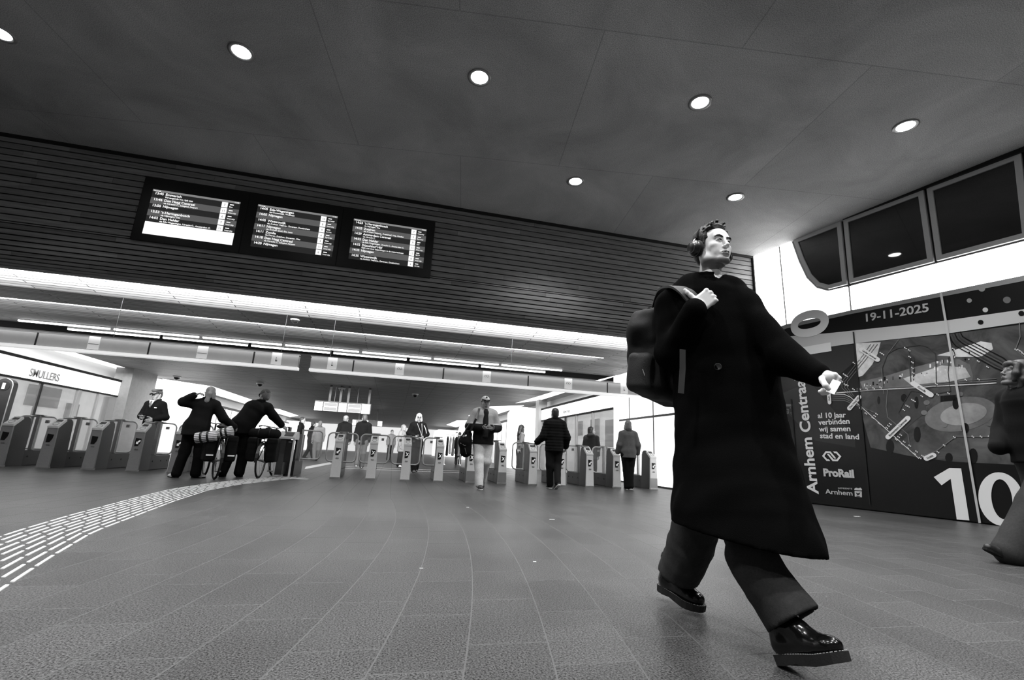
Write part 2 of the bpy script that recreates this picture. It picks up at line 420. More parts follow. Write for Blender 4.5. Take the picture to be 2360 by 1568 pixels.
# ------------------------------------------------------------------ bulkhead wall of slats above the gates
def slat_material():
    m, nt, b = nodes('slat_boards')
    tc = N(nt, 'ShaderNodeTexCoord')
    br = N(nt, 'ShaderNodeTexBrick', offset=.43); br.inputs['Scale'].default_value = 1; br.inputs['Brick Width'].default_value = 2.35; br.inputs['Row Height'].default_value = .5; br.inputs['Mortar Size'].default_value = .0
    n1 = N(nt, 'ShaderNodeTexNoise'); n1.inputs['Scale'].default_value = 30; n1.inputs['Detail'].default_value = 4
    mp = N(nt, 'ShaderNodeMapping'); mp.inputs['Scale'].default_value = (.06, 1, 1); nt.links.new(tc.outputs['Object'], mp.inputs[0]); nt.links.new(mp.outputs[0], n1.inputs['Vector'])
    oi = N(nt, 'ShaderNodeNewGeometry')
    c = N(nt, 'ShaderNodeMapRange'); c.inputs['From Min'].default_value = .3; c.inputs['From Max'].default_value = .7; c.inputs['To Min'].default_value = .75; c.inputs['To Max'].default_value = 1.25
    nt.links.new(n1.outputs['Fac'], c.inputs['Value'])
    ri = N(nt, 'ShaderNodeMapRange'); ri.inputs['To Min'].default_value = SLAT_ALB*.8; ri.inputs['To Max'].default_value = SLAT_ALB*1.25
    nt.links.new(oi.outputs['Random Per Island'], ri.inputs['Value'])
    nt.links.new(mth(nt, 'MULTIPLY', c.outputs[0], ri.outputs[0]), b.inputs['Base Color']); b.inputs['Roughness'].default_value = .55; b.inputs['Specular IOR Level'].default_value = .3
    return m
SLAT_ALB = .25
M_slat = slat_material()
XL, XR, YW = -17.0, 8.42, 9.5
prof = [(YW, HC-.02)]                       # (Y, z) path of the boards: down the wall, round the lip
z = HC-.02
while z > 4.25: prof.append((YW, z)); z -= .125
nq = 11
for i in range(nq+1):
    a = i/nq*math.pi/2
    prof.append((YW+.42*(1-math.cos(a)), 4.22-(4.22-SOF)*math.sin(a)))
m = MB(); bk = MB()
rg = random.Random(3)
seq = prof[1:]
for i in range(len(seq)-1):
    a, b = np.array(seq[i]), np.array(seq[i+1]); d = b-a; L = np.linalg.norm(d); d = d/L; nrm = np.array([-abs(d[1]), -d[0]*0-abs(d[0])]); nrm = np.array([d[1], -d[0]])
    if nrm[0] > 0 or (abs(nrm[0]) < 1e-6 and nrm[1] > 0): nrm = -nrm
    g = .023 if L > .07 else .014
    a2 = a+d*g/2; b2 = b-d*g/2
    x = XL-rg.random()*2
    while x < XR:
        x2 = min(x+1.6+rg.random()*2.2, XR)
        if x2 > XL:
            xa = max(x, XL)+.0015
            P = [(a2, 0), (b2, 0), (b2, -.02), (a2, -.02)]
            vs = [(xx, *(p+nrm*h)) for xx in (xa, x2-.0015) for p, h in P]
            m.add(vs, [(0, 1, 2, 3), (7, 6, 5, 4), (0, 4, 5, 1), (1, 5, 6, 2), (2, 6, 7, 3), (3, 7, 4, 0)])
        x = x2
    vs = [(xx, *(p-nrm*.035)) for xx in (XL, XR) for p in (a, b)]
    bk.add(vs, [(0, 1, 3, 2)])
bk.box((XL, YW+.09, SOF+.3), (XR+.5, YW+.6, HC+.2))
wb = struct('wall_back', bk, M_joint)
o = m.build('slat_boards', M_slat, wb)
# black shadow gap under the ceiling
m = MB(); m.box((XL, YW-.05, HC-.055), (XR, YW+.02, HC+.0)); o = struct('trim_1', m, M_joint)

# ------------------------------------------------------------------ passage ceiling: stepped slat soffit with cove strips
def soffit_material():
    m, nt, b = nodes('soffit_slats')
    tc = N(nt, 'ShaderNodeTexCoord')
    br = N(nt, 'ShaderNodeTexBrick', offset=.43); br.inputs['Scale'].default_value = 1; br.inputs['Brick Width'].default_value = 2.6; br.inputs['Row Height'].default_value = .125; br.inputs['Mortar Size'].default_value = .011
    br.inputs['Color1'].default_value = (.75, .75, .75, 1); br.inputs['Color2'].default_value = (1.25, 1.25, 1.25, 1); br.inputs['Mortar'].default_value = (.05, .05, .05, 1)
    mp = N(nt, 'ShaderNodeMapping'); mp.inputs['Location'].default_value = (40, 20, 0); nt.links.new(tc.outputs['Object'], mp.inputs[0]); nt.links.new(mp.outputs[0], br.inputs['Vector'])
    bw = N(nt, 'ShaderNodeRGBToBW'); nt.links.new(br.outputs['Color'], bw.inputs[0])
    nt.links.new(mth(nt, 'MULTIPLY', bw.outputs[0], .22), b.inputs['Base Color']); b.inputs['Roughness'].default_value = .55; b.inputs['Specular IOR Level'].default_value = .25
    return m
M_soff = soffit_material()
PX0, PX1 = -13.0, 9.0
m = MB()
ys = YW+.42
steps = [(ys, ys+.06, 'gap'), (ys+.06, 11.15, 'lit'), (11.15, 12.25, 'flat'), (12.25, 12.3, 'gap'), (12.3, 13.6, 'lit2'), (13.6, 14.72, 'flat'), (14.72, 16.0, 'tray'), (16.0, 95, 'flat')]
cove = MB()
for a, b, k in steps:
    if k == 'flat': m.box((PX0, a, SOF), (PX1, b, SOF+.3))
    elif k == 'gap': cove.box((PX0, a+.01, SOF-.008), (XR-1.9 if a < 11 else 5.6, a+(.05 if a < 11 else .03), SOF+(.045 if a < 11 else .03))); m.box((PX0, a, SOF+.15), (PX1, b, SOF+.3))
    elif k in ('lit', 'lit2'):
        h = .14 if k == 'lit' else .1
        m.slab([(PX0, a, SOF+h), (PX0, b, SOF), (PX0, b, SOF+.3), (PX0, a, SOF+.3)], (PX1-PX0, 0, 0))
    else: m.box((PX0, a, SOF+.18), (PX1, b, SOF+.4))
m.box((PX0, YW+.4, SOF+.3), (PX1, 95, SOF+.5))
pc = struct('ceiling_passage', m, M_soff)
o = cove.build('cove_strip', M_cove, pc)
for yc, x1, e, h in ((ys+.06, XR-1.9, COVE_POWER, .10), (12.27, 5.6, COVE_POWER*.5, .07)):
    l = bpy.data.lights.new('cove_lamp', 'AREA'); l.energy = e; l.shape = 'RECTANGLE'; l.size = x1-PX0; l.size_y = .02; l.spread = R(100)
    ob = bpy.data.objects.new('cove_lamp', l); COL.objects.link(ob); ob.location = ((PX0+x1)/2, yc, SOF+.03)
    ob.rotation_euler = (R(90)+math.atan2(h, .9), 0, 0)

# ------------------------------------------------------------------ right hall wall
WP = V3(8.42, 9.5, 0); WD = nz([.187, -.982, 0]); WN = nz([-.982, -.187, 0])
def onW(x, y, off=0.0): return onPl(x, y, WP+WN*off, WN)
def sW(p): return (np.array(p)-WP)@WD
def pW(s, z, off=0.0): return WP+WD*s+WN*off+V3(0, 0, z)
m = MB(); m.slab([pW(-.02, 0, -.05), pW(11, 0, -.05), pW(11, HC+.2, -.05), pW(-.02, HC+.2, -.05)], -WN*.3)
wr = struct('wall_right', m, M_joint)
def wslab(mb, px, off=0.0, th=.04, mi=0): mb.slab([onW(x, y, off) for x, y in px], -WN*th, mi)
for px in ([(1729, 594), (1792, 568), (1809, 752), (1765, 765), (1700, 790)],
           [(1797, 566), (1822, 557), (1838, 602), (1856, 640), (1879, 663), (1908, 671), (1952, 661), (1957, 715), (1814, 747)],
           [(1958, 660), (2156, 608), (2380, 551), (2390, 628), (1963, 714)],
           [(2384, 550), (2700, 470), (2720, 560), (2394, 627)]):
    m = MB(); wslab(m, px); m.build('backlit_panel', M_glow_hall, wr)
m = MB(); wslab(m, [(1740, 775), (1811, 748), (1960, 716), (2400, 627), (2720, 561), (2724, 572), (2400, 640), (1961, 724), (1813, 757), (1740, 785)], .012, .03)
m.build('ledge', M_frame, wr)
def inset(poly, d):
    """inset a counter-clockwise or clockwise polygon of (s, z)"""
    P = [np.array(p, float) for p in poly]; n = len(P); A = sum(P[i][0]*P[(i+1) % n][1]-P[(i+1) % n][0]*P[i][1] for i in range(n)); sg = 1 if A > 0 else -1
    out = []
    for i in range(n):
        a, b, c = P[i-1], P[i], P[(i+1) % n]; u = (b-a)/np.linalg.norm(b-a); v = (c-b)/np.linalg.norm(c-b)
        n1 = sg*np.array([-u[1], u[0]]); n2 = sg*np.array([-v[1], v[0]]); q = n1+n2; q = q/max(q@n1, .3)
        out.append(b+q*d*1.0)
    return out
M_winglass = mat('dark_window_glass', .10, .03, spec=.9)
wins = [[(1828, 554), (1937, 510), (1951, 655), (1908, 666), (1882, 659), (1862, 638), (1844, 600)],
        [(1943, 507), (2127, 437), (2151, 603), (1957, 653)],
        [(2135, 434), (2352, 352), (2374, 545), (2158, 601)],
        [(2360, 349), (2640, 240), (2690, 465), (2382, 543)]]
for k, px in enumerate(wins):
    pl = [(sW(onW(x, y)), onW(x, y)[2]) for x, y in px]
    ins = inset(pl, .085); n = len(pl)
    f = MB()
    for i in range(n):
        j = (i+1) % n
        f.slab([pW(*pl[i], .0), pW(*pl[j], .0), pW(*ins[j], .0), pW(*ins[i], .0)], -WN*.05)
    fo = struct('window_%d' % (k+1), f, mat('window_frame_grey', .86, .45, var=.08, vscale=90))
    g = MB(); g.slab([pW(*p, -.03) for p in inset(pl, .08)], -WN*.01); go = g.build('pane', M_winglass, fo)
m = MB(); wslab(m, [(1715, 593), (1822, 551), (2360, 347), (2700, 215), (2698, 205), (2360, 338), (1822, 543), (1712, 587)], .05, .05); struct('trim_2', m, M_joint)
m = MB(); m.slab([pW(-.02, 0), pW(-.02, HC), pW(.05, HC, .0), pW(.05, 0, .0)], WN*.03); struct('trim_3', m, M_joint)

# left end of the hall and the corner behind it, out of the picture
m = MB(); m.box((-17.2, -9, 0), (-17.0, 9.6, HC)); struct('wall_left', m, M_conc)
# ================================================================== passage behind the gates
PLX, PRX = -11.45, 7.25     # its side walls
m = MB(); m.box((PLX-.9, 11.9, 0), (PLX-.6, 95, SOF)); struct('wall_passage_left', m, M_white)
m = MB(); m.box((PRX+.6, 9.6, 0), (PRX+.9, 95, SOF)); struct('wall_passage_right', m, M_white)
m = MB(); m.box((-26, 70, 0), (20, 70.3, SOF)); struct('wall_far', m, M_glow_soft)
M_floorline = mat('pale_floor_line', .75, .5)
# hall wall under the bulkhead on the far right, behind the walking man
m = MB(); m.box((PRX+.02, 9.55, 0), (8.6, 9.9, SOF+.6)); struct('wall_return', m, M_white)
# --- right: backlit wall panels and the shop front with the rounded window
M_lineG = mat('grey_panel_edge', .35, .5)
def rpoly(px, X): return [onX(x, y, X) for x, y in px]
m = MB()
m.box((PRX, 9.62, .03), (PRX+.2, 15.05, SOF)); struct('wall_backlit_right', m, M_glow)
m = MB()
for Y in (10.9, 12.45, 13.9): m.box((PRX-.012, Y-.02, .03), (PRX+.0, Y+.02, SOF))
m.box((PRX-.02, 9.62, 1.93), (PRX, 14.6, 1.99)); m.box((PRX-.02, 9.62, 0), (PRX+.01, 15.05, .045))
struct('trim_4', m, M_lineG)
# luminous ceiling wedges over the shop fronts
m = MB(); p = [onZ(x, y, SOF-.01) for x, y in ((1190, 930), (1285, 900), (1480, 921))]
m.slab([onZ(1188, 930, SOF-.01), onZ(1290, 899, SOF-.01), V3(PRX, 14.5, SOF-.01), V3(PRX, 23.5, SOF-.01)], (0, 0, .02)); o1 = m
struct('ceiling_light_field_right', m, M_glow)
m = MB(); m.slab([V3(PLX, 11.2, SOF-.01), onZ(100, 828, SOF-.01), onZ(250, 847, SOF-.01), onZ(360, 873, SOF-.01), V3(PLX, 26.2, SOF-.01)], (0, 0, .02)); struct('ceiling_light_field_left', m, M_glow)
m = MB()
for Y in (14.8, 16.5, 18.2, 19.9, 21.6): m.box((PRX-2.3, Y-.012, SOF-.014), (PRX, Y+.012, SOF-.01))
for Y in (18.5, 21.0, 23.2): m.box((PLX, Y-.012, SOF-.014), (PLX+1.2, Y+.012, SOF-.01))
struct('trim_5', m, mat('faint_joint', .7, .5))

M_shopglass = mat('shop_glass', .9, .03, spec=.5, alpha=.22)
M_fascia = mat('backlit_fascia', .9, .4, emit=1.15)
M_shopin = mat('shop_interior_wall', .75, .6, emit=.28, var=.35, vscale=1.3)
M_shopdk = mat('shop_interior_dark', .28, .6, var=.6, vscale=2.0)
M_letter = mat('grey_letter', .55, .5)
def shop(side, y0, y1, ztop, zdoor, nm, label, text=None, mull=(), doors=()):
    X = PLX if side < 0 else PRX; inn = -1 if side < 0 else 1          # inn: direction into the shop
    t = empty(nm, (X, y0, 0), label, 'shop front')
    f = MB(); n = 4 if y1-y0 > 6 else 3
    for i in range(n):
        a = y0+(y1-y0)*i/n+.02; b = y0+(y1-y0)*(i+1)/n-.02
        f.box((min(X, X+inn*.15), a, zdoor+.06), (max(X, X+inn*.15), b, ztop))
    f.build('fascia', M_fascia, t)
    b = MB(); b.box((min(X-inn*.02, X+inn*.2), y0, ztop), (max(X-inn*.02, X+inn*.2), y1, ztop+.09)); b.box((min(X-inn*.005, X+inn*.1), y0, zdoor), (max(X-inn*.005, X+inn*.1), y1, zdoor+.06)); b.build('rail', M_joint, t)
    for yy, w, dk in mull:
        c = MB(); c.box((min(X, X+inn*.1), yy-w/2, 0), (max(X, X+inn*.1), yy+w/2, zdoor)); c.build('mullion', M_joint if dk else M_frame, t)
    g = MB(); g.box((min(X+inn*.04, X+inn*.05), y0, .05), (max(X+inn*.04, X+inn*.05), y1, zdoor)); g.build('glass', M_shopglass, t)
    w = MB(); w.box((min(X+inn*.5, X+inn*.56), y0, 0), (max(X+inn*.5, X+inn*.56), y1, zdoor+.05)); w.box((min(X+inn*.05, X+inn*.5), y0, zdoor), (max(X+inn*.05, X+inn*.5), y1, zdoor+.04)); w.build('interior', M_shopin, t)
    for (a, b2, z0, z1) in doors:
        d = MB(); d.box((min(X+inn*.4, X+inn*.45), a, z0), (max(X+inn*.4, X+inn*.45), b2, z1)); d.build('interior_poster', M_shopdk, t)
    if text:
        tx, ys, zs, sz, mm, bd, sx_ = text
        L = MB(); L.text(tx, (X-inn*.01, ys, zs), (0, 1 if side < 0 else -1, 0), (0, 0, 1), sz, bold=bd, thick=.02, sx=sx_); L.build('lettering', mm, t)
    return t
shop(-1, 12.2, 23.4, 2.86, 2.23, 'snack_shop', 'white lit snack shop front with a name in outline letters over glass doors', ('SMULLERS', 18.15, 2.38, .36, M_letter, .004, .88),
     [(16.6, .10, 0), (17.0, .16, 0), (18.9, .05, 1), (20.9, .18, 0), (22.1, .05, 0)], [(15.0, 16.3, .2, 2.1), (19.0, 20.6, 1.5, 2.2), (21.1, 21.8, 1.2, 1.75), (17.5, 17.9, 1.6, 1.95)])
shop(1, 15.1, 23.4, 2.95, 2.38, 'grocery_shop', 'shop front with rounded window and faint lettering right of the gates', ('Albert Heijn', 20.1, 2.56, .22, mat('pale_letter', .72, .5), 0, .8),
     [(16.9, .06, 0), (18.6, .08, 0), (19.9, .08, 1), (20.8, .10, 0), (21.2, .10, 0)], [(15.4, 16.6, .6, 2.1), (17.2, 18.0, 1.1, 2.2), (18.9, 19.6, 1.6, 2.2), (21.5, 23.0, .8, 2.2)])
# white portals with emission put in for bright light, and further shops on both sides of the passage
def portal(nm, pts, Y0, Y1, label, m=M_glow):
    q = MB(); q.slab(pts, (0, Y1-Y0, 0)); o = q.build(nm, m); o['kind'] = 'structure'; return o
yp = 25.6
c = [onY(x, y, yp) for x, y in ((308, 1010), (312, 880), (443, 890), (455, 905), (478, 945), (468, 1030))]
c[0][2] = 0; c[-1][2] = 0; c[1][2] = SOF
portal('wall_portal_left', c, yp, yp+1.2, '')
m = MB(); m.box((PLX-.3, 23.4, 0), (PLX+.35, 25.55, SOF)); struct('pillar_left', m, mat('grey_pillar', .5, .6, var=.15, vscale=6))
m = MB()
c = [onY(x, y, 24.0) for x, y in ((1176, 1055), (1180, 950), (1188, 941), (1200, 938), (1247, 943))]
c = [V3(c[0][0], 24, 0)]+c[1:]+[V3(PRX+.3, 24, c[-1][2]), V3(PRX+.3, 24, 0)]
portal('wall_portal_right', c, 24.0, 25.0, '')
m = MB(); m.box((PRX-.15, 23.4, 0), (PRX+.3, 23.95, SOF)); struct('pillar_right', m, mat('grey_pillar2', .62, .6))
for Y, w in ((42, 3.2), (58, 4.6)):
    z1 = 2.9
    for sd, X in ((-1, PLX-.3), (1, PRX+.3)):
        x2 = X-sd*w*.62
        pts = [V3(X, Y, 0), V3(X, Y, z1+.2), V3(x2+sd*.5, Y, z1+.2), V3(x2+sd*.12, Y, z1), V3(x2, Y, z1-.5), V3(x2, Y, 0)]
        portal('wall_portal', pts, Y, Y+1, '')
for sd, X in ((-1, PLX), (1, PRX)):
    for (a, b) in ((26.9, 41.9), (43.1, 57.9)):
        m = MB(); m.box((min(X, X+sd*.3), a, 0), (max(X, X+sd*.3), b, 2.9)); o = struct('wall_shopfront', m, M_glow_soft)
        q = MB()
        for i in range(int((b-a)/1.4)): q.box((X-.01-.0*sd, a+i*1.4-.02, 0), (X+.01, a+i*1.4+.03, 2.75))
        q.box((X-.02, a, 2.75), (X+.02, b, 2.9)); q.build('mullion', M_lineG, o)
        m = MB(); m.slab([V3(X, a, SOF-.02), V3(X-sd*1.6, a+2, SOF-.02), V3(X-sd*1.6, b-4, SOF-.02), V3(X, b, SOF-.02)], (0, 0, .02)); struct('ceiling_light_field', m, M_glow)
# pale lines across the passage floor
m = MB()
for Y in (16.4, 17.9): m.box((-1.6, Y, 0), (5, Y+.07, .003))
m.slab([onZ(702, 1082, .002), onZ(705, 1076, .002), onZ(760, 1066, .002), onZ(765, 1070, .002)], (0, 0, .002)); struct('floor_line', m, M_floorline)

# ------------------------------------------------------------------ linear lights in the tray
def light_row(px0, px1, nseg, z, grp, lab):
    a, b = onZ(*px0, z), onZ(*px1, z); b[1] = a[1]
    for i in range(nseg):
        x0 = a[0]+(b[0]-a[0])*i/nseg+.05; x1 = a[0]+(b[0]-a[0])*(i+1)/nseg-.05
        t = empty('linear_light', ((x0+x1)/2, a[1], z), lab[i], 'ceiling light', grp)
        q = MB(); q.box((x0, a[1]-.035, z-.04), (x1, a[1]+.035, z+.0), bev=.012); q.build('diffuser', M_tube_light, t)
        h = MB(); h.box((x0, a[1]-.04, z), (x1, a[1]+.04, SOF+(.178 if z > SOF-.03 and a[1] > 14.8 else .02))); h.build('housing', M_white, t)
ordn = ['leftmost', 'second', 'third', 'fourth', 'fifth', 'sixth', 'last']
TRAYZ = SOF+.175
light_row((38, 737), (1302, 852), 7, SOF-.02, 'upper row of linear ceiling lights', ['lit linear ceiling light, %s from the left in the upper row' % w for w in ordn])
light_row((152, 757), (1265, 855), 6, SOF-.02, 'lower row of linear ceiling lights', ['lit linear ceiling light, %s from the left in the lower row' % w for w in ordn[:5]+['last']])
for (x, y, e, sx, sy) in ((-7, 15.4, PASS_POWER, 8, 1), (1, 15.4, PASS_POWER, 8, 1), (-3, 23, PASS_POWER*2, 9, 5), (-3, 34, PASS_POWER*2.2, 9, 8), (-2, 50, PASS_POWER*2.2, 9, 10)):  # area lamps added below the soffit to brighten the passage
    l = bpy.data.lights.new('passage_fill', 'AREA'); l.energy = e; l.shape = 'RECTANGLE'; l.size = sx; l.size_y = sy
    ob = bpy.data.objects.new('passage_fill', l); COL.objects.link(ob); ob.location = (x, y, SOF-.08)

# ------------------------------------------------------------------ downlights of the hall ceiling
names = ['at the left edge of the ceiling', 'on the upper left, over the screens', 'in the middle of the front row', 'third along the front row, above the man', 'far right in the front row, over the windows',
         'in the back row, nearer the screens', 'in the back row, over the corner']
ring = MB(); ring.lathe([(.165, 0), (.17, -.008), (.135, -.016), (.115, .0)], (0, 0, 0), seg=32)
disc = MB(); disc.lathe([(.0, -.005), (.118, -.005), (.118, .0)], (0, 0, 0), seg=28)
RM = None
for i, (x, y) in enumerate(DOWNLIGHTS):
    lab = 'round recessed downlight '+(names[i] if i < len(names) else 'over the floor behind the viewer')
    t = empty('ceiling_downlight', (x, y, HC), lab, 'ceiling light', 'recessed downlights in the hall ceiling')
    if i == 0:
        r0 = ring.build('trim_ring', M_frame, t, world=False); d0 = disc.build('lamp_glass', M_lampdisc, t, world=False)
    else:
        for q in (r0, d0):
            c = q.copy(); COL.objects.link(c); c.parent = t; c.matrix_parent_inverse = Matrix()
    l = bpy.data.lights.new('downlight_beam', 'SPOT'); l.energy = DOWN_POWER; l.spot_size = R(118); l.spot_blend = .9; l.shadow_soft_size = .1
    ob = bpy.data.objects.new('downlight_beam', l); COL.objects.link(ob); ob.location = (x, y, HC-.06)
# ================================================================== departure screens in the bulkhead
yS = YW-.06
def sq(px, off=0.0): return [onY(x, y, yS-off) for x, y in px]
scr = empty('departure_board', onY(655, 520, YW), 'wide black departure board with three lit timetable screens in the slatted wall', 'departure board')
fr = [onY(x, y, yS) for x, y in ((319, 408), (1004, 506), (992, 638), (313, 557))]
X0, X1 = (fr[0][0]+fr[3][0])/2, (fr[1][0]+fr[2][0])/2; Z1 = (fr[0][2]+fr[1][2])/2; Z0 = (fr[2][2]+fr[3][2])/2
m = MB(); m.box((X0, yS, Z0), (X1, YW-.021, Z1), bev=.01); m.build('casing', mat('black_casing', .03, .35), scr)
for px in (560, 785):
    x = onY(px, 530, yS)[0]; m = MB(); m.box((x-.008, yS-.004, Z0+.01), (x+.008, yS, Z1-.01)); m.build('seam', M_blackm, scr)
E_ = lambda n, v, e: mat(n, v, .5, emit=e)
M_sd = E_('screen_dark_row', .1, .018); M_sl = E_('screen_light_row', .3, .10); M_sw = E_('screen_white', .9, 1.1); M_sh = E_('screen_header', .4, .22)
boards = [
 [((343, 436), (547, 464), (543, 566), (338, 540)), 1, [('13:45', 'Emmerich', 'Vervangende bus rijdt niet', '7', 'Bus'), ('13:46', 'Den Haag Centraal', 'via Utrecht C., Schiphol Airport', '11', 'Intercity'), ('13:50', 'Nijmegen', '', '6', 'Intercity'), ("13:53", "'s-Hertogenbosch", 'via Nijmegen, Oss', '7', 'Intercity'), ('14:02', 'Den Helder', 'via Ede-Wageningen, Utrecht C., Amsterdam C.', '11', 'Intercity')]],
 [((589, 471), (776, 498), (768, 592), (583, 570)), 0, [('14:05', 'Ede-Wageningen', 'via Oosterbeek, Wolfheze', '10', 'Sprinter'), ('14:05', 'Nijmegen', '', '8', 'Intercity'), ('14:05', 'Winterswijk', 'via Arnhem Velperp., Zevenaar, Doetinchem', '9', 'Arriva'), ('14:11', 'Nijmegen', 'via Arnhem Zuid, Elst, Lent', '4', 'Sprinter'), ('14:11', 'Zwolle', 'via Dieren, Zutphen, Deventer, Olst', '3', 'Intercity'), ('14:18', 'Den Haag Centraal', 'via Utrecht C., Schiphol Airport', '11', 'Intercity'), ('14:20', 'Nijmegen', '', '8', 'Intercity')]],
 [((813, 504), (983, 529), (975, 619), (806, 597)), 0, [('14:23', "'s-Hertogenbosch", 'via Nijmegen, Oss', '7', 'Intercity'), ('14:25', 'Zutphen', 'via Arnhem Velperp., Presikhaaf, Velp, Rheden', '3', 'Sprinter'), ('14:29', 'Amsterdam Centraal', 'via Utrecht C.', '9', 'ICE'), ('14:32', 'Den Helder', 'via Ede-Wageningen, Utrecht C., Amsterdam C.', '11', 'Intercity'), ('14:32', 'Düsseldorf Hbf', 'Rijdt niet door beperkingen in de materieelinzet', '12', 'RE19'), ('14:35', 'Nijmegen', '', '8', 'Intercity'), ('14:35', 'Winterswijk', 'via Arnhem Velperp., Zevenaar, Doetinchem', '6', 'Arriva')]]]
for px, note, rows in boards:
    q = [onY(x, y, yS) for x, y in px]
    x0, x1 = (q[0][0]+q[3][0])/2, (q[1][0]+q[2][0])/2; z1, z0 = (q[0][2]+q[1][2])/2, (q[2][2]+q[3][2])/2
    yy = yS-.004; h = (z1-z0)
    sb = MB(); sb.box((x0, yy, z0), (x1, yS+.005, z1)); so = sb.build('screen', M_sd, scr)
    t = MB(); hh = h*.045; t.box((x0, yy-.002, z1-hh), (x1, yy, z1), 1)
    t.text('Vertrek', (x0+.02, yy-.003, z1-hh*.9), (1, 0, 0), (0, 0, 1), hh*.9, 2, .002); t.text('13:42', (x1-.02, yy-.003, z1-hh*.9), (1, 0, 0), (0, 0, 1), hh*.9, 2, .002, 'RIGHT')
    n = 7; rh = (h-hh)/n; z = z1-hh
    for i, (tm, ds, via, tr, ty) in enumerate(rows):
        zz = z-rh
        if i % 2: t.box((x0, yy-.002, zz), (x1, yy, z), 0)
        sz = rh*.54; sw = (x1-x0)
        t.text(tm, (x0+.03*sw, yy-.003, z-rh*.46), (1, 0, 0), (0, 0, 1), sz, 2, .003, bold=.012)
        t.text(ds, (x0+.148*sw, yy-.003, z-rh*.46), (1, 0, 0), (0, 0, 1), sz, 2, .003, bold=.012)
        if via: t.text(via, (x0+.148*sw, yy-.003, z-rh*.86), (1, 0, 0), (0, 0, 1), sz*.66, 2, .003, bold=.008)
        t.box((x0+.79*sw, yy-.003, zz+rh*.06), (x0+.86*sw, yy-.001, z-rh*.06), 2)
        t.text(tr, (x0+.825*sw, yy-.005, zz+rh*.3), (1, 0, 0), (0, 0, 1), rh*.5, 3, .002, 'CENTER')
        t.text(ty, (x0+.88*sw, yy-.003, zz+rh*.16), (1, 0, 0), (0, 0, 1), sz*.62, 2, .003)
        t.box((x0+.885*sw, yy-.003, zz+rh*.58), (x0+.93*sw, yy-.001, zz+rh*.72), 2)
        z = zz
    if note: t.box((x0, yy-.002, z0), (x1, yy, z), 2)
    t.build('timetable', [M_sl, M_sh, M_sw, mat('grey_number', .5, .5)], so)

# ================================================================== gantry of glass panels over the gates
YG = 11.1
def gx(px): return onY(px, 860, YG)[0]
M_gglass = mat('frosted_gantry_glass', .66, .4, spec=.4, emit=.10, var=.08, vscale=3)
def arrows_logo(mb, o, ux, uz, w, mi=0, th=.003):
    """double arrow mark, w wide"""
    ux = nz(ux); uz = nz(uz); nn = np.cross(ux, uz); o = np.array(o, float); k = w/10.0
    a = [(-5, 0), (-2.9, 2.1), (-.6, 2.1), (1.5, -.9), (.9, -.9), (-1.0, 1.3), (-2.6, 1.3), (-3.9, 0), (-2.6, -1.3), (-1.6, -1.3), (-1.0, -2.1), (-2.9, -2.1)]
    for sg in (1, -1): mb.slab([o+ux*x*k*sg+uz*y*k*sg for x, y in a], nn*th, mi)
def gantry(x0, x1, seams, signs, nm, lab):
    z0, z1 = 2.335, 2.60
    t = empty(nm, ((x0+x1)/2, YG, z1), lab, 'gantry', 'glass gantries over the ticket gates')
    ed = [x0]+[s for s in seams if x0 < s < x1]+[x1]
    for a, b in zip(ed[:-1], ed[1:]):
        m = MB(); m.box((a+.018, YG, z0), (b-.018, YG+.03, z1)); m.build('panel', M_gglass, t)
    m = MB(); m.box((x0, YG-.03, z0-.055), (x1, YG+.14, z0)); m.build('lower_rail', mat('glowing_white_rail', .9, .5, emit=.6), t)  # emission put in for the light the rail reflects
    m = MB(); m.box((x0, YG+.03, z0), (x1, YG+.06, z1-.02)); m.box((x0, YG-.005, z1), (x1, YG+.07, z1+.02)); m.build('frame', M_frame, t)
    for s in ed[1:-1]:
        m = MB(); m.box((s-.013, YG-.004, z0), (s+.013, YG, z1)); m.build('joint', M_joint, t)
    for s in (x0+.4, (x0+x1)/2, x1-.4):
        m = MB(); m.tube([(s, YG+.045, z1), (s, YG+.045, SOF)], .006, 6); m.build('hanger', M_joint, t)
    for (x, kind) in signs:
        s = MB(); s.box((x-.10, YG-.012, z0+.02), (x+.10, YG-.006, z1+.02)); so = s.build('pictogram_sign', M_signwhite, t)
        if kind == 'logo': l = MB(); arrows_logo(l, (x, YG-.012, z0+.16), (1, 0, 0), (0, 0, 1), .13); l.build('mark', mat('pale_grey_mark', .62, .5), so)
        elif kind == 'step': l = MB(); l.box((x-.02, YG-.015, z0+.09), (x+.02, YG-.012, z0+.12)); l.box((x-.012, YG-.015, z0+.09), (x+.0, YG-.012, z0+.19)); l.build('mark', mat('pale_grey_mark', .62, .5), so)
        else: l = MB(); l.box((x-.09, YG-.015, z0+.12), (x+.09, YG-.012, z0+.135)); l.build('mark', mat('pale_grey_mark', .62, .5), so)
seams = [gx(p) for p in (61, 330, 578, 812, 1022, 1218, 1400)]
gantry(gx(-300), gx(685), seams, [(gx(199), 'bar'), (gx(457), 'bar'), (gx(632), 'step')], 'glass_gantry', 'frosted glass gantry with square signs over the left group of gates')
gantry(gx(711), PRX-.03, seams, [(gx(763), 'step'), (gx(920), 'logo'), (gx(1122), 'logo'), (gx(1310), 'logo'), (gx(1438), 'step')], 'glass_gantry', 'frosted glass gantry with square signs over the right group of gates')

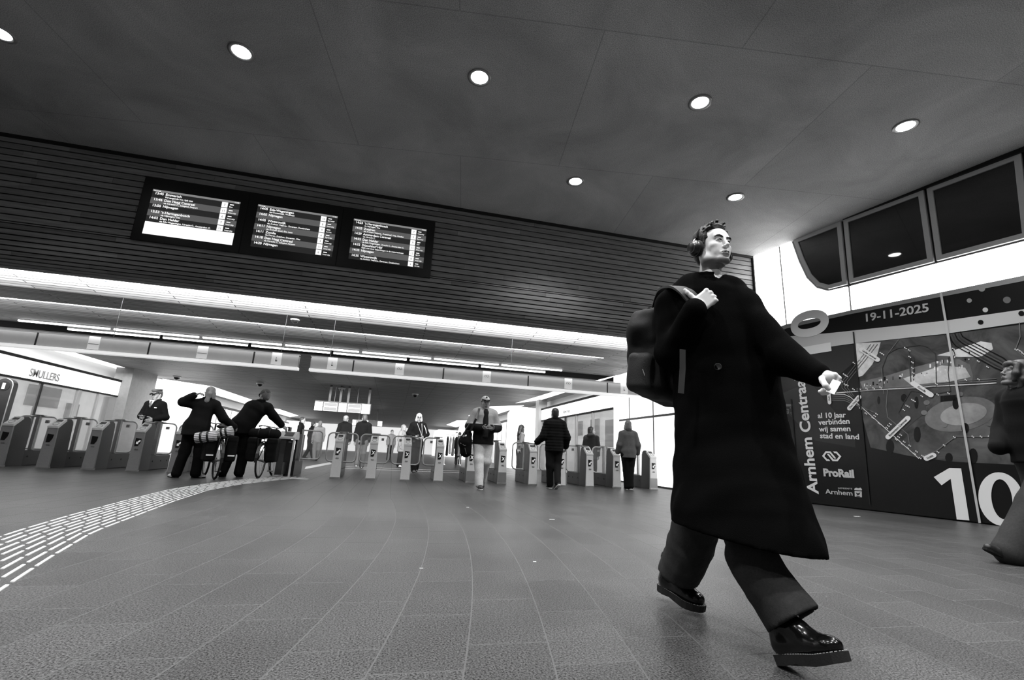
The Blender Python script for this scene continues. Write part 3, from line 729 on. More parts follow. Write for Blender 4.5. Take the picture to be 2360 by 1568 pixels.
# ================================================================== ticket gates
M_pict = mat('pictogram_black', .04, .4)
M_leafglass = mat('gate_leaf_glass', .8, .05, spec=.5, alpha=.16)
M_gbody = mat('gate_side_panel', .30, .42, .35, var=.12, vscale=40)
M_gbase = mat('gate_low_base', .20, .45, .2)
GH = .97
def gate_proto(kind, sign):
    t = empty('ticket_gate', (0, 0, 0))
    # side view (y, z) of the cabinet
    pr = [(0, 0), (.012, .80), (.02, .825), (.20, .945), (.26, GH), (.36, GH), (.43, .93), (.46, .86), (.50, .30), (.52, 0)]
    m = MB(); m.slab([(-.075, y, z) for y, z in pr], (.15, 0, 0)); m.build('housing', M_gbody, t, fixn=True)
    m = MB(); m.box((-.07, .45, 0), (.07, 1.45, .31), bev=.012); b = m.build('base', M_gbase, t)
    q = MB()
    for yy in (.62, 1.0, 1.3):
        for sx in (-.073, .073): q.box((sx-.004, yy, .17), (sx+.004, yy+.03, .20))
    q.build('sensor', M_black, b)
    m = MB(); m.add([(-.105, -.012, 0), (.105, -.012, 0), (.085, -.004, .80), (-.085, -.004, .80), (-.105, .03, 0), (.105, .03, 0), (.085, .03, .80), (-.085, .03, .80)],
                    [(0, 1, 2, 3), (7, 6, 5, 4), (0, 4, 5, 1), (1, 5, 6, 2), (2, 6, 7, 3), (3, 7, 4, 0)])
    f = m.build('front_post', mat('shaded_steel_front', .60, .45, .2, var=.1, vscale=60) if kind == 'grey' else M_steel_light, t)  # darker steel stands in for weaker light on the left gates
    q = MB(); q.box((-.11, -.018, 0), (.11, .04, .03)); q.build('foot_plate', M_steel, f)
    if kind == 'two_tone':
        q = MB(); q.add([(-.104, -.014, .035), (.104, -.014, .035), (.098, -.012, .27), (-.098, -.012, .27)], [(0, 1, 2, 3)]); q.build('kick_plate', M_frame, f)
    # reader: sloped head with display and ring
    h = MB(); P0 = V3(0, .0, .805); P1 = V3(0, .225, .955); d = nz(P1-P0); n = nz(V3(0, -d[2], d[1]))
    h.slab([P0+V3(-.088, 0, 0)+n*.012, P0+V3(.088, 0, 0)+n*.012, P1+V3(.075, 0, 0)+n*.012, P1+V3(-.075, 0, 0)+n*.012], -n*.05); h.box((-.09, -.012, .775), (.09, .03, .812))
    hd = h.build('reader_head', M_steel_light, t, fixn=True)
    q = MB(); a = P0+d*.155; q.slab([a+V3(-.052, 0, 0)+n*.016, a+V3(.052, 0, 0)+n*.016, a+V3(.048, 0, 0)+d*.075+n*.016, a+V3(-.048, 0, 0)+d*.075+n*.016], -n*.006); q.build('display', M_black, hd)
    q = MB(); q.disc(P0+d*.08+n*.0125, n, .052, 24, 0, .043, .004); q.build('card_ring', M_frame, hd)
    # pictogram on the post
    if sign:
        q = MB(); y = -.0125; k = .5
        def sh(pts, mi, off): q.slab([(x, y-off+.0, z) for x, z in pts], (0, .006, 0), mi)
        zc = .585
        sh([(-.05, zc+.075), (.055, zc+.062), (.045, zc-.02), (.012, zc-.085), (-.05, zc-.085)], 0, 0)
        if sign == 'x':
            for s_ in (1, -1): sh([(-.033, zc-.030*s_-.012*s_), (-.020, zc-.046*s_), (.036, zc+.024*s_), (.024, zc+.04*s_)][::1], 1, .003)
        elif sign == 'arrow':
            sh([(-.028, zc-.045), (.02, zc-.045), (.004, zc-.028), (.05, zc+.018), (.028, zc+.04), (-.013, zc-.008), (-.028, zc+.005)], 1, .003)
        q.build('pictogram', [M_pict, M_signwhite], f)
        q = MB()
        if sign == 'grey': q.box((-.03, -.0145, .44), (.03, -.012, .45))
        else: arrows_logo(q, (0, -.0135, .43), (1, 0, 0), (0, 0, 1), .07)
        q.build('logo_mark', mat('grey_mark', .28, .5), f)
    return t
def leafs(t, sides=(1, -1), reach=.34):
    """glass door leaves in a bent tube frame, hinged on the cabinet"""
    for s in sides:
        yl = .78; z0, z1 = .335, 1.0; x0, x1, r = .035, reach, .10
        pts = [(x0*s, yl, z0)]+[((x1-r+r*math.sin(a))*s, yl, z0+r-r*math.cos(a)) for a in np.linspace(0, math.pi/2, 6)]+[((x1-r+r*math.cos(a))*s, yl, z1-r+r*math.sin(a)) for a in np.linspace(0, math.pi/2, 6)]+[(x0*s, yl, z1)]
        m = MB(); m.tube(pts, .017, 8); m.tube([(x0*s, yl, z0-.03), (x0*s, yl, z1+.02)], .02, 8); lf = m.build('door_leaf', M_tube, t)
        g = MB(); g.slab([(p[0], yl-.004, p[2]) for p in pts], (0, .008, 0)); g.build('leaf_glass', M_leafglass, lf)
        g = MB()
        g.box((min(s*(x0+.10), s*(x0+.16)), yl-.02, z1-.13), (max(s*(x0+.10), s*(x0+.16)), yl+.02, z1-.07)); g.build('latch', M_frame, lf)
    m = MB(); m.box((-.035, .74, .31), (.035, .82, 1.03), bev=.008); m.box((-.10, .73, 1.02), (.10, .83, 1.035)); m.build('door_post', M_steel, t)
protos = {}
gates = [  # px of the foot's middle, py, kind, sign, which sides carry leaves, label
 (-8, 1073, 'grey', 'grey', (1, -1), 'steel ticket gate cut by the left edge of the picture'),
 (97, 1078, 'grey', 'grey', (1, -1), 'steel ticket gate, second from the left edge, dark sign on its front'),
 (201, 1083, 'grey', 'grey', (1, -1), 'steel ticket gate, third from the left edge, below the column by the snack shop'),
 (303, 1087, 'grey', 'arrow', (1, -1), 'steel ticket gate with arrow sign in front of the uniformed man'),
 (398, 1091, 'grey', 'arrow', (1, -1), 'steel ticket gate with arrow sign half behind the cyclist with the ponytail'),
 (771, 1105, 'plain', 'arrow', (1, -1), 'steel ticket gate with arrow sign and looped leaves, right of the wide opening'),
 (853, 1106, 'plain', 'x', (1, -1), 'steel ticket gate with cross sign, first cross from the left'),
 (932, 1110, 'plain', 'x', (1, -1), 'steel ticket gate with cross sign in front of the white-haired person'),
 (1009, 1113, 'plain', 'x', (-1,), 'steel ticket gate with cross sign, just left of the man in the cap'),
 (1083, 1116, 'two_tone', 'x', (1,), 'steel ticket gate with grey foot, half covered by the duffel bag'),
 (1156, 1118, 'two_tone', 'x', (-1,), 'steel ticket gate with cross sign, just right of the man in the cap'),
 (1227, 1119, 'plain', 'arrow', (1, -1), 'steel ticket gate with arrow sign in front of the long-haired woman'),
 (1294, 1121, 'plain', 'arrow', (1, -1), 'steel ticket gate with arrow sign, half behind the man in the black jacket'),
 (1359, 1124, 'plain', 'arrow', (1, -1), 'steel ticket gate with arrow sign in front of the person in the hooded coat'),
 (1422, 1126, 'plain', 'arrow', (1, -1), 'steel ticket gate with arrow sign left of the woman in the tweed jacket'),
 (1507, 1128, 'two_tone', 'arrow', (-1,), 'steel ticket gate with arrow sign at the right end, by the lit wall')]
YROW = 11.45
for px, py, kind, sign, sides, lab in gates:
    key = (kind, sign, sides)
    if key not in protos:
        t = gate_proto(kind, sign); leafs(t, sides); protos[key] = t
    else: t = copy_tree(protos[key])
    p = onY(px, py, YROW); t.location = (p[0], YROW, 0)
    tag(t, lab, 'ticket gate', 'ticket gates across the hall')
# the wide gate: two thin posts with a black panel between, cabinet behind and one long leaf
t = empty('wide_ticket_gate', (0, 0, 0), 'wide ticket gate with black front panel beside the bent cyclist', 'ticket gate', 'ticket gates across the hall')
for nm, x, mt in (('front_post', -.155, M_steel_light), ('front_post', .155, M_steel_light)):
    m = MB(); m.box((x-.018, -.01, 0), (x+.018, .05, .82), bev=.006); m.build(nm, mt, t)
m = MB(); m.box((-.14, .0, .03), (.0, .5, .80)); m.build('housing', M_gbody, t)
m = MB(); m.box((-.0, .005, .30), (.138, .02, .78)); bp = m.build('front_panel', M_blackm, t)
q = MB(); q.box((.05, -.0, .72), (.11, .004, .74)); q.build('logo_mark', M_frame, bp)
m = MB(); m.slab([(-.17, y, z) for y, z in ((-.02, .79), (-.02, .83), (.22, .96), (.42, .96), (.5, .86), (.5, .79))], (.34, 0, 0)); m.build('reader_head', M_steel_light, t)
m = MB(); m.slab([(-.06, y, z) for y, z in ((.02, .862), (.18, .945), (.18, .935), (.02, .852))], (.18, 0, 0)); m.build('display', M_dark, t)
m = MB(); m.box((-.05, .45, 0), (.16, 1.45, .31)); m.box((-.06, .3, .3), (-.02, .5, 1.06)); m.box((.1, .5, .3), (.14, 1.4, .92)); m.build('base', M_gbase, t)
m = MB(); zz0, zz1, xx0, xx1, r = .36, 1.02, .17, .62, .1
pts = [(xx0, .9, zz0)]+[(xx1-r+r*math.sin(a), .9, zz0+r-r*math.cos(a)) for a in np.linspace(0, math.pi/2, 6)]+[(xx1-r+r*math.cos(a), .9, zz1-r+r*math.sin(a)) for a in np.linspace(0, math.pi/2, 6)]+[(xx0, .9, zz1)]
m.tube(pts, .017, 8); m.tube([(xx0, .9, .3), (xx0, .9, zz1+.02)], .02, 8); lf = m.build('door_leaf', M_tube, t)
q = MB(); q.slab([(p[0], .896, p[2]) for p in pts], (0, .008, 0)); q.build('leaf_glass', M_leafglass, lf)
t.location = tuple(V3(onY(647, 1098, YROW)[0], YROW, 0))

# ------------------------------------------------------------------ ribbed guidance strip in the floor
def gs(Y):  # left and right edge of the strip
    ys = [1.2, 2.76, 3.5, 4.4, 5.2, 6.5, 7.9, 9.0, 10.2, 11.4]; a = [-1.95, -2.22, -2.42, -2.60, -2.72, -2.86, -2.98, -2.90, -2.70, -2.35]; b = [-1.12, -1.61, -1.83, -2.07, -2.17, -2.34, -2.46, -2.38, -2.10, -1.72]
    return np.interp(Y, ys, a), np.interp(Y, ys, b)
m = MB(); NR = 9
for k in range(NR):
    y = 1.3+(.12 if k % 2 else .0)+.03*(k % 3)
    while y < 11.3:
        y2 = y+.27
        c = []
        for yy in (y, y2):
            a, b = gs(yy); c.append((a+(b-a)*(k+.5)/NR, yy))
        w = .008
        m.slab([(c[0][0]-w, c[0][1], 0), (c[0][0]+w, c[0][1], 0), (c[1][0]+w, c[1][1], 0), (c[1][0]-w, c[1][1], 0)], (0, 0, .005))
        y = y2+.055
tag(m.build('tactile_strip', mat('white_rib', .93, .45), None), 'white dashed tactile guidance ribs curving across the floor to the gates', 'guidance strip')
# ================================================================== the large anniversary poster on the right wall
M_pblack = mat('poster_black', .07, .28, spec=.4)
M_pgrey = mat('poster_pale_grey', .78, .5)
M_pwhite = mat('poster_white', .92, .5)
M_pdim = mat('poster_dim', .16, .4)
def photo_mat():
    m, nt, b = nodes('poster_photo')
    tc = N(nt, 'ShaderNodeTexCoord')
    n1 = N(nt, 'ShaderNodeTexNoise'); n1.inputs['Scale'].default_value = 1.3; n1.inputs['Detail'].default_value = 6; n1.inputs['Roughness'].default_value = .6; n1.inputs['Distortion'].default_value = 1.2
    nt.links.new(tc.outputs['Object'], n1.inputs['Vector'])
    a = N(nt, 'ShaderNodeMapRange'); a.inputs['From Min'].default_value = .35; a.inputs['From Max'].default_value = .7; a.inputs['To Min'].default_value = .022; a.inputs['To Max'].default_value = .16
    nt.links.new(n1.outputs['Fac'], a.inputs['Value']); nt.links.new(a.outputs[0], b.inputs['Base Color']); b.inputs['Roughness'].default_value = .35
    return m
M_photo = photo_mat()
def tone(v): return mat('poster_tone_%03d' % int(v*100), v, .4, var=.45, vscale=2.2)
poster = empty('poster', pW(3, 0), 'large dark anniversary poster across the right wall with date, map lines and pale numerals', 'poster')
def PW(px, layer): return [onW(x, y, .004+.0022*layer) for x, y in px]
Z6 = lambda pts: [(1760+x/2.8, 680+y/2.8) for x, y in pts]
def flat(mb, px, layer, mi=0): mb.slab(PW(px, layer), -WN*.0018, mi)
m = MB(); m.slab([pW(.12, .02, .004), pW(9.5, .02, .004), pW(9.5, 2.9, .004), pW(.12, 2.9, .004)], -WN*.02)
# the top edge of the board follows the ledge
tp = [onW(1775, 772, .004), onW(1811, 756, .004), onW(1960, 723, .004), onW(2400, 640, .004), onW(2720, 573, .004)]
m = MB(); m.slab([pW(.12, .02, .004), pW(9.5, .02, .004)]+[V3(*p) for p in tp[::-1]]+[pW(.12, tp[0][2]-.25, .004)], -WN*.03); board = m.build('board', M_pblack, poster)
# photograph print: hall picture made of plain tones
ph = MB()
flat(ph, Z6([(592, 312), (1180, 256), (1900, 160), (1960, 1130), (1690, 1100), (1200, 1076), (940, 1040), (690, 985), (640, 800)]), 1, 0)
flat(ph, Z6([(592, 312), (755, 305), (735, 380), (700, 450), (640, 520), (612, 530)]), 2, 1)
flat(ph, Z6([(622, 560), (800, 520), (960, 470), (1150, 420), (1260, 415), (1330, 450), (1352, 520), (1345, 560), (1200, 590), (900, 600), (640, 610)]), 2, 2)
flat(ph, Z6([(900, 540), (1150, 455), (1300, 470), (1335, 530), (1200, 560), (950, 580)]), 3, 3)
flat(ph, Z6([(1120, 390), (1250, 350), (1400, 300), (1470, 310), (1480, 350), (1400, 400), (1260, 400)]), 2, 1)
flat(ph, [(1760+(1270+230*math.cos(a))/2.8, 680+(770+110*math.sin(a)-30*math.cos(a))/2.8) for a in np.linspace(0, 2*math.pi, 40)[:-1]], 2, 2)
flat(ph, [(1760+(1290+150*math.cos(a))/2.8, 680+(770+70*math.sin(a)-18*math.cos(a))/2.8) for a in np.linspace(0, 2*math.pi, 40)[:-1]], 3, 4)
flat(ph, Z6([(700, 620), (1060, 600), (1040, 760), (900, 880), (760, 860)]), 2, 5)
rg = random.Random(5)
for (cx, cy, w, h) in ((742, 680, 9, 26), (985, 695, 13, 40), (905, 665, 20, 26), (990, 900, 22, 50), (815, 980, 26, 46), (1240, 700, 22, 40), (1300, 860, 24, 34), (1195, 1050, 24, 30), (1350, 1040, 30, 50)):
    flat(ph, [(1760+(cx+w*math.cos(a))/2.8, 680+(cy+h*math.sin(a))/2.8) for a in np.linspace(0, 2*math.pi, 14)[:-1]], 4, 6)
for i in range(46):
    x = 640+rg.random()*690; yb = 600-(x-640)*.19; y = yb-rg.random()*(12+(x-640)*.12); w = 3+rg.random()*9; h = 4+rg.random()*22
    flat(ph, Z6([(x, y), (x+w, y-1), (x+w, y-h), (x, y-h)]), 4, 6 if rg.random() < .45 else 7)
for (x, y, r_) in ((1052, 695, 20), (1035, 760, 20), (1270, 640, 18), (1455, 830, 22), (1165, 840, 20)):
    flat(ph, [(1760+(x+r_*math.cos(a))/2.8, 680+(y+r_*.8*math.sin(a))/2.8) for a in np.linspace(0, 2*math.pi, 18)[:-1]], 4, 2)
flat(ph, Z6([(1140, 652), (1240, 645), (1240, 680), (1140, 690)]), 4, 6)
ph.build('photo_print', [M_photo, tone(.88), tone(.46), tone(.80), tone(.62), tone(.26), M_pblack, tone(.92)], poster)
# darker picture part under the vertical words
ph = MB(); flat(ph, Z6([(110, 640), (300, 560), (360, 640), (450, 740), (590, 930), (590, 985), (330, 940), (150, 760)]), 1, 0); flat(ph, Z6([(250, 340), (580, 322), (590, 430), (480, 520), (300, 420)]), 1, 0)
flat(ph, Z6([(110, 705), (185, 705), (185, 720), (110, 720)]), 2, 1)
for i in range(16):
    x = 120+rg.random()*60; y = 725+rg.random()*90; flat(ph, Z6([(x, y), (x+5, y), (x+5, y+4+rg.random()*8), (x, y+5)]), 2, 1)
ph.build('photo_print', [M_pdim, tone(.5)], poster)
# pale band with the date bar above
m = MB(); flat(m, Z6([(160, 268), (430, 246), (1172, 166), (1740, 84), (1900, 62), (1900, 150), (1740, 168), (1180, 250), (590, 312), (350, 345), (230, 350)]), 3); m.build('pale_band', M_pgrey, poster)
for x, y, r_, mi in ((2262.7, 665.6, 8, 1), (2233.9, 693, 6, 1), (2320.6, 691.6, 9, 2), (2270.8, 714.6, 6.4, 0)):
    m = MB(); flat(m, [(x+r_*math.cos(a), y+r_*.85*math.sin(a)) for a in np.linspace(0, 2*math.pi, 22)[:-1]], 4); m.build('dot', [M_pgrey, mat('dot_grey', .58, .5), mat('dot_dim', .4, .5), M_pblack][mi], poster)
for x, y, r_ in ((2260, 743, 6.5), (2353.8, 722.7, 7)):
    m = MB(); flat(m, [(x+r_*math.cos(a), y+r_*.85*math.sin(a)) for a in np.linspace(0, 2*math.pi, 22)[:-1]], 5); m.build('dot', M_pblack, poster)
# lettering
UX, UZ = WD, V3(0, 0, 1)
def wtext(mb, body, px, py, x2, y2, size_px, up=False, bold=0.0, layer=5, mi=0, fit=True, align='LEFT'):
    """text with its base line running from (px, py) to (x2, y2) in the photo, on the wall"""
    a, b = onW(px, py, .004+.0022*layer), onW(x2, y2, .004+.0022*layer)
    ux = nz(b-a); L = np.linalg.norm(b-a)
    uz = nz(np.cross(WN, ux))
    cu = bpy.data.curves.new('t', 'FONT'); cu.body = body; ob = bpy.data.objects.new('t', cu); COL.objects.link(ob); bpy.context.view_layer.update(); w0 = ob.dimensions.x; bpy.data.objects.remove(ob); bpy.data.curves.remove(cu)
    hgt = np.linalg.norm(onW(px, py, 0)-onW(*size_px, 0))/.73
    mb.text(body, a, ux, uz, hgt, mi, .003, 'LEFT', bold, 1.0, L/(w0*hgt))
t1 = MB(); wtext(t1, '19-11-2025', 1991, 742, 2133, 719, (1990, 724), bold=.02); t1.build('lettering', M_pgrey, poster)
t1 = MB(); wtext(t1, 'Arnhem Centraal', 1886, 1138, 1853, 870, (1861, 1138.5), bold=.025, layer=5); t1.build('lettering', M_pwhite, poster)
t1 = MB(); wtext(t1, '10', 1915, 832, 1905, 735, (1829, 845), bold=.03, layer=6); t1.build('lettering', M_pwhite, poster)
t1 = MB()
for w, p in (('al 10 jaar', ((1885, 964), (1949, 962), (1884.5, 952))), ('verbinden', ((1887, 979.5), (1958, 977), (1886.5, 967))), ('wij samen', ((1888.5, 995), (1960, 994), (1888, 983))), ('stad en land', ((1890, 1010), (1979, 1013), (1889.5, 998)))):
    wtext(t1, w, *p[0], *p[1], p[2], bold=.02)
t1.build('lettering', M_pwhite, poster)
t1 = MB(); wtext(t1, 'ProRail', 1898, 1097, 1966, 1101, (1897.5, 1080), bold=.05); t1.build('lettering', M_pgrey, poster); t1 = MB(); wtext(t1, 'Arnhem', 1903, 1138, 1965, 1143, (1902.5, 1127), bold=.012); wtext(t1, 'GEMEENTE', 1931, 1127, 1964, 1129, (1931, 1123.5))
t1.build('lettering', M_pgrey, poster)
t1 = MB(); c = (onW(1895, 1052, .016)+onW(1939, 1052, .016))/2
k = np.linalg.norm(onW(1895, 1052)-onW(1939, 1052))/10
a = [(-5, 0), (-2.9, 2.5), (-.3, 2.5), (2.3, -1.1), (1.2, -1.1), (-.8, 1.6), (-2.5, 1.6), (-3.8, 0), (-2.5, -1.6), (-1.7, -1.6), (-1.0, -2.5), (-2.9, -2.5)]
for sg in (1, -1): t1.slab([c+UX*x*k*sg+UZ*y*k*sg for x, y in a], WN*.003)
t1.build('rail_logo', M_pwhite, poster)
t1 = MB()
flat(t1, [(1969, 1127), (1973, 1124.5), (1978, 1126), (1983, 1124.5), (1986.5, 1128), (1986, 1131), (1969, 1130)], 5); flat(t1, [(1969.5, 1132), (1986, 1133), (1986.5, 1147), (1970, 1145)], 5)
flat(t1, [(1972, 1135), (1977, 1138), (1983, 1135), (1980, 1141), (1975, 1141)], 6, 1); flat(t1, [(1974, 1143), (1982, 1144), (1982, 1145.5), (1974, 1144.5)], 6, 1)
t1.build('city_crest', [M_pgrey, M_pblack], poster)
t1 = MB(); flat(t1, [(2152, 1100), (2188, 1079), (2215, 1080), (2234, 1200), (2205, 1198), (2191, 1104), (2170, 1119)], 5)
cx, cy = 2304, 1150
A = np.linspace(0, 2*math.pi, 41)[:-1]
out = [(2307+52*math.cos(a)+math.sin(a)*6, 1151+62*math.sin(a)) for a in A]; inn = [(2309+24*math.cos(a)+math.sin(a)*5, 1151+46*math.sin(a)) for a in A]
po, pi_ = PW(out, 5), PW(inn, 5)
for i in range(40):
    j = (i+1) % 40; t1.slab([po[i], po[j], pi_[j], pi_[i]], -WN*.0018)
t1.build('lettering', M_pwhite, poster)
# network lines, station dots and name labels
def stroke(mb, pts, w, layer, mi):
    P = [onW(1760+x/2.8, 680+y/2.8, .004+.0022*layer) for x, y in pts]
    for a, b in zip(P[:-1], P[1:]):
        d = nz(b-a); s = np.cross(WN, d)*w/2; mb.slab([a-s-d*w*.3, b-s+d*w*.3, b+s+d*w*.3, a+s-d*w*.3], -WN*.001, mi)
L = MB()
for k in range(5): stroke(L, [(1200+k*17, 262-k*6), (1215+k*17, 300-k*8), (1240+k*20, 330-k*10), (1490+k*14, 470-k*16), (1620, 520-k*12)], .014, 5, 1 if k % 2 else 0)
for k in range(4): stroke(L, [(440+k*2, 640+k*14), (520-k*4, 642+k*13), (560, 660+k*13), (1000, 1055)] if k == 0 else [(440, 640+k*13), (520, 642+k*13), (545, 655+k*12), (640+k*30, 735+k*10)], .012, 5, 2 if k else 3)
for k in range(3): stroke(L, [(690+k*22, 318), (640+k*20, 390), (505+k*18, 560), (505+k*18, 600), (560+k*12, 655)], .010, 5, 2)
stroke(L, [(470, 632), (780, 610), (1100, 590), (1400, 575), (1500, 568)], .016, 5, 3)
for k in range(3): stroke(L, [(600, 606+k*8), (1000, 590+k*6), (1210, 560+k*10), (1500, 540+k*14)], .010, 5, 2)
stroke(L, [(800, 600), (790, 720), (800, 790), (930, 900), (940, 960)], .012, 5, 2); stroke(L, [(775, 590), (765, 470), (800, 380), (860, 345), (1010, 322), (1060, 335), (1110, 380), (1112, 470), (1115, 590)], .014, 5, 1)
stroke(L, [(870, 290), (800, 380), (760, 480), (775, 640)], .010, 5, 2); stroke(L, [(935, 350), (950, 560)], .016, 5, 1); stroke(L, [(965, 400), (968, 560)], .016, 5, 1)
stroke(L, [(1020, 1040), (1110, 1010), (1240, 912), (1450, 915)], .014, 5, 2); stroke(L, [(1200, 400), (1190, 500), (1205, 620), (1100, 640), (950, 620), (900, 700), (870, 760), (900, 800)], .012, 5, 1)
stroke(L, [(1650, 180), (1655, 270), (1625, 350), (1700, 420)], .012, 5, 2); stroke(L, [(1165, 255), (1190, 310), (1230, 370), (1235, 390), (1210, 400)], .012, 5, 1)
L.build('map_lines', [M_pblack, mat('map_dark', .22, .5), mat('map_grey', .45, .5), M_pwhite], poster)
D_ = MB()
dots = [(910, 340), (935, 355), (938, 397), (955, 432), (955, 468), (960, 500), (958, 530), (962, 550), (1220, 345), (1380, 425), (1440, 462), (1300, 545), (1382, 542), (1240, 570), (575, 606), (615, 604), (660, 602), (705, 600), (750, 595), (1015, 650), (1118, 640), (1188, 632), (1110, 572), (1180, 550), (1225, 915), (1345, 912), (1398, 912), (1450, 912), (1160, 968), (1120, 1012), (700, 790), (712, 778), (724, 766), (740, 826), (790, 855), (800, 842), (812, 830), (850, 930), (866, 914), (880, 900), (890, 960), (902, 945), (925, 985), (938, 970), (970, 1022), (982, 1008), (1005, 1050), (1020, 1036), (900, 740), (918, 712), (930, 718), (955, 675), (968, 682), (655, 762), (620, 730), (1640, 352), (1655, 362), (1668, 375), (1622, 350), (520, 575), (535, 580), (500, 555), (515, 510), (530, 520), (578, 436), (610, 408), (625, 415), (752, 372), (765, 380)]
for x, y in dots:
    for dx in (0, 9): D_.slab(PW([(1760+(x+dx+4.4*math.cos(a))/2.8, 680+(y+dx*.7+4.4*math.sin(a))/2.8) for a in np.linspace(0, 2*math.pi, 9)[:-1]], 7), -WN*.001)
D_.build('station_marking', M_pwhite, poster)
def pill(a, b, w, text):
    A_, B_ = (onW(1760+x/2.8, 680+y/2.8, .004+.0022*8) for x, y in (a, b)); d = nz(B_-A_); s = np.cross(WN, d); pts = []
    for k in np.linspace(-math.pi/2, math.pi/2, 8): pts.append(B_+d*w/2*math.cos(k)+s*w/2*math.sin(k))
    for k in np.linspace(math.pi/2, 3*math.pi/2, 8): pts.append(A_+d*w/2*math.cos(k)+s*w/2*math.sin(k))
    q = MB(); q.slab(pts, -WN*.0015); o = q.build('name_label', M_pwhite, poster)
    Ln = np.linalg.norm(B_-A_); t = MB(); h = w*.62
    t.text(text, (A_+B_)/2-s*h*.33+WN*.003, d, s, h, 0, .002, 'CENTER', .0, 1.0, min(1.0, Ln/(h*.52*max(len(text), 1)))); t.build('label_lettering', M_pblack, o)
pill((630, 352), (735, 418), .085, 'Leiden Centraal'); pill((965, 572), (1078, 645), .085, 'Gouda'); pill((802, 918), (930, 796), .085, 'Rotterdam Centraal'); pill((553, 732), (615, 660), .085, 'Den Haag HS'); pill((1050, 1055), (1095, 1035), .085, 'Utrecht'); pill((425, 695), (420, 640), .075, 'Delft')
# joints of the board
m = MB(); flat(m, [(1965, 765), (1968, 765), (2006, 1165), (2003, 1165)], 9); flat(m, [(1822, 920), (1824, 920), (1842, 1150), (1840, 1150)], 9); m.build('joint', M_joint, poster)
m = MB(); flat(m, [(2165.5, 676), (2171, 675), (2261, 1206), (2255, 1206)], 12); m.build('cover_strip', mat('cover_strip', .80, .4, .2), poster)
# ================================================================== people: shared builders
def toned(name, v, rough=.5, spec=.4, bump=.08):
    m, nt, b = nodes(name)
    at = N(nt, 'ShaderNodeAttribute'); at.attribute_name = 'tone'
    c = lin(v)
    cb = N(nt, 'ShaderNodeCombineColor'); t = mth(nt, 'MULTIPLY', at.outputs['Fac'], c)
    for i in range(3): nt.links.new(t, cb.inputs[i])
    nt.links.new(cb.outputs[0], b.inputs['Base Color']); b.inputs['Roughness'].default_value = rough; b.inputs['Specular IOR Level'].default_value = spec
    if bump:
        tc = N(nt, 'ShaderNodeTexCoord'); n = N(nt, 'ShaderNodeTexNoise'); n.inputs['Scale'].default_value = 220
        bp = N(nt, 'ShaderNodeBump'); bp.inputs['Strength'].default_value = bump; bp.inputs['Distance'].default_value = .002
        nt.links.new(tc.outputs['Object'], n.inputs['Vector']); nt.links.new(n.outputs['Fac'], bp.inputs['Height']); nt.links.new(bp.outputs['Normal'], b.inputs['Normal'])
    return m
M_skin_t = toned('face_skin', .90)
M_skin_far = toned('face_skin_far', .62, bump=0)
def rotz(a): return np.array([[math.cos(a), -math.sin(a), 0], [math.sin(a), math.cos(a), 0], [0, 0, 1]])
def rotx(a): return np.array([[1, 0, 0], [0, math.cos(a), -math.sin(a)], [0, math.sin(a), math.cos(a)]])
def roty(a): return np.array([[math.cos(a), 0, math.sin(a)], [0, 1, 0], [-math.sin(a), 0, math.cos(a)]])
def xform(Rm, t, s=1.0):
    Rm = np.array(Rm); t = np.array(t, float)
    return lambda p: (np.asarray(p, float)*s)@Rm.T+t
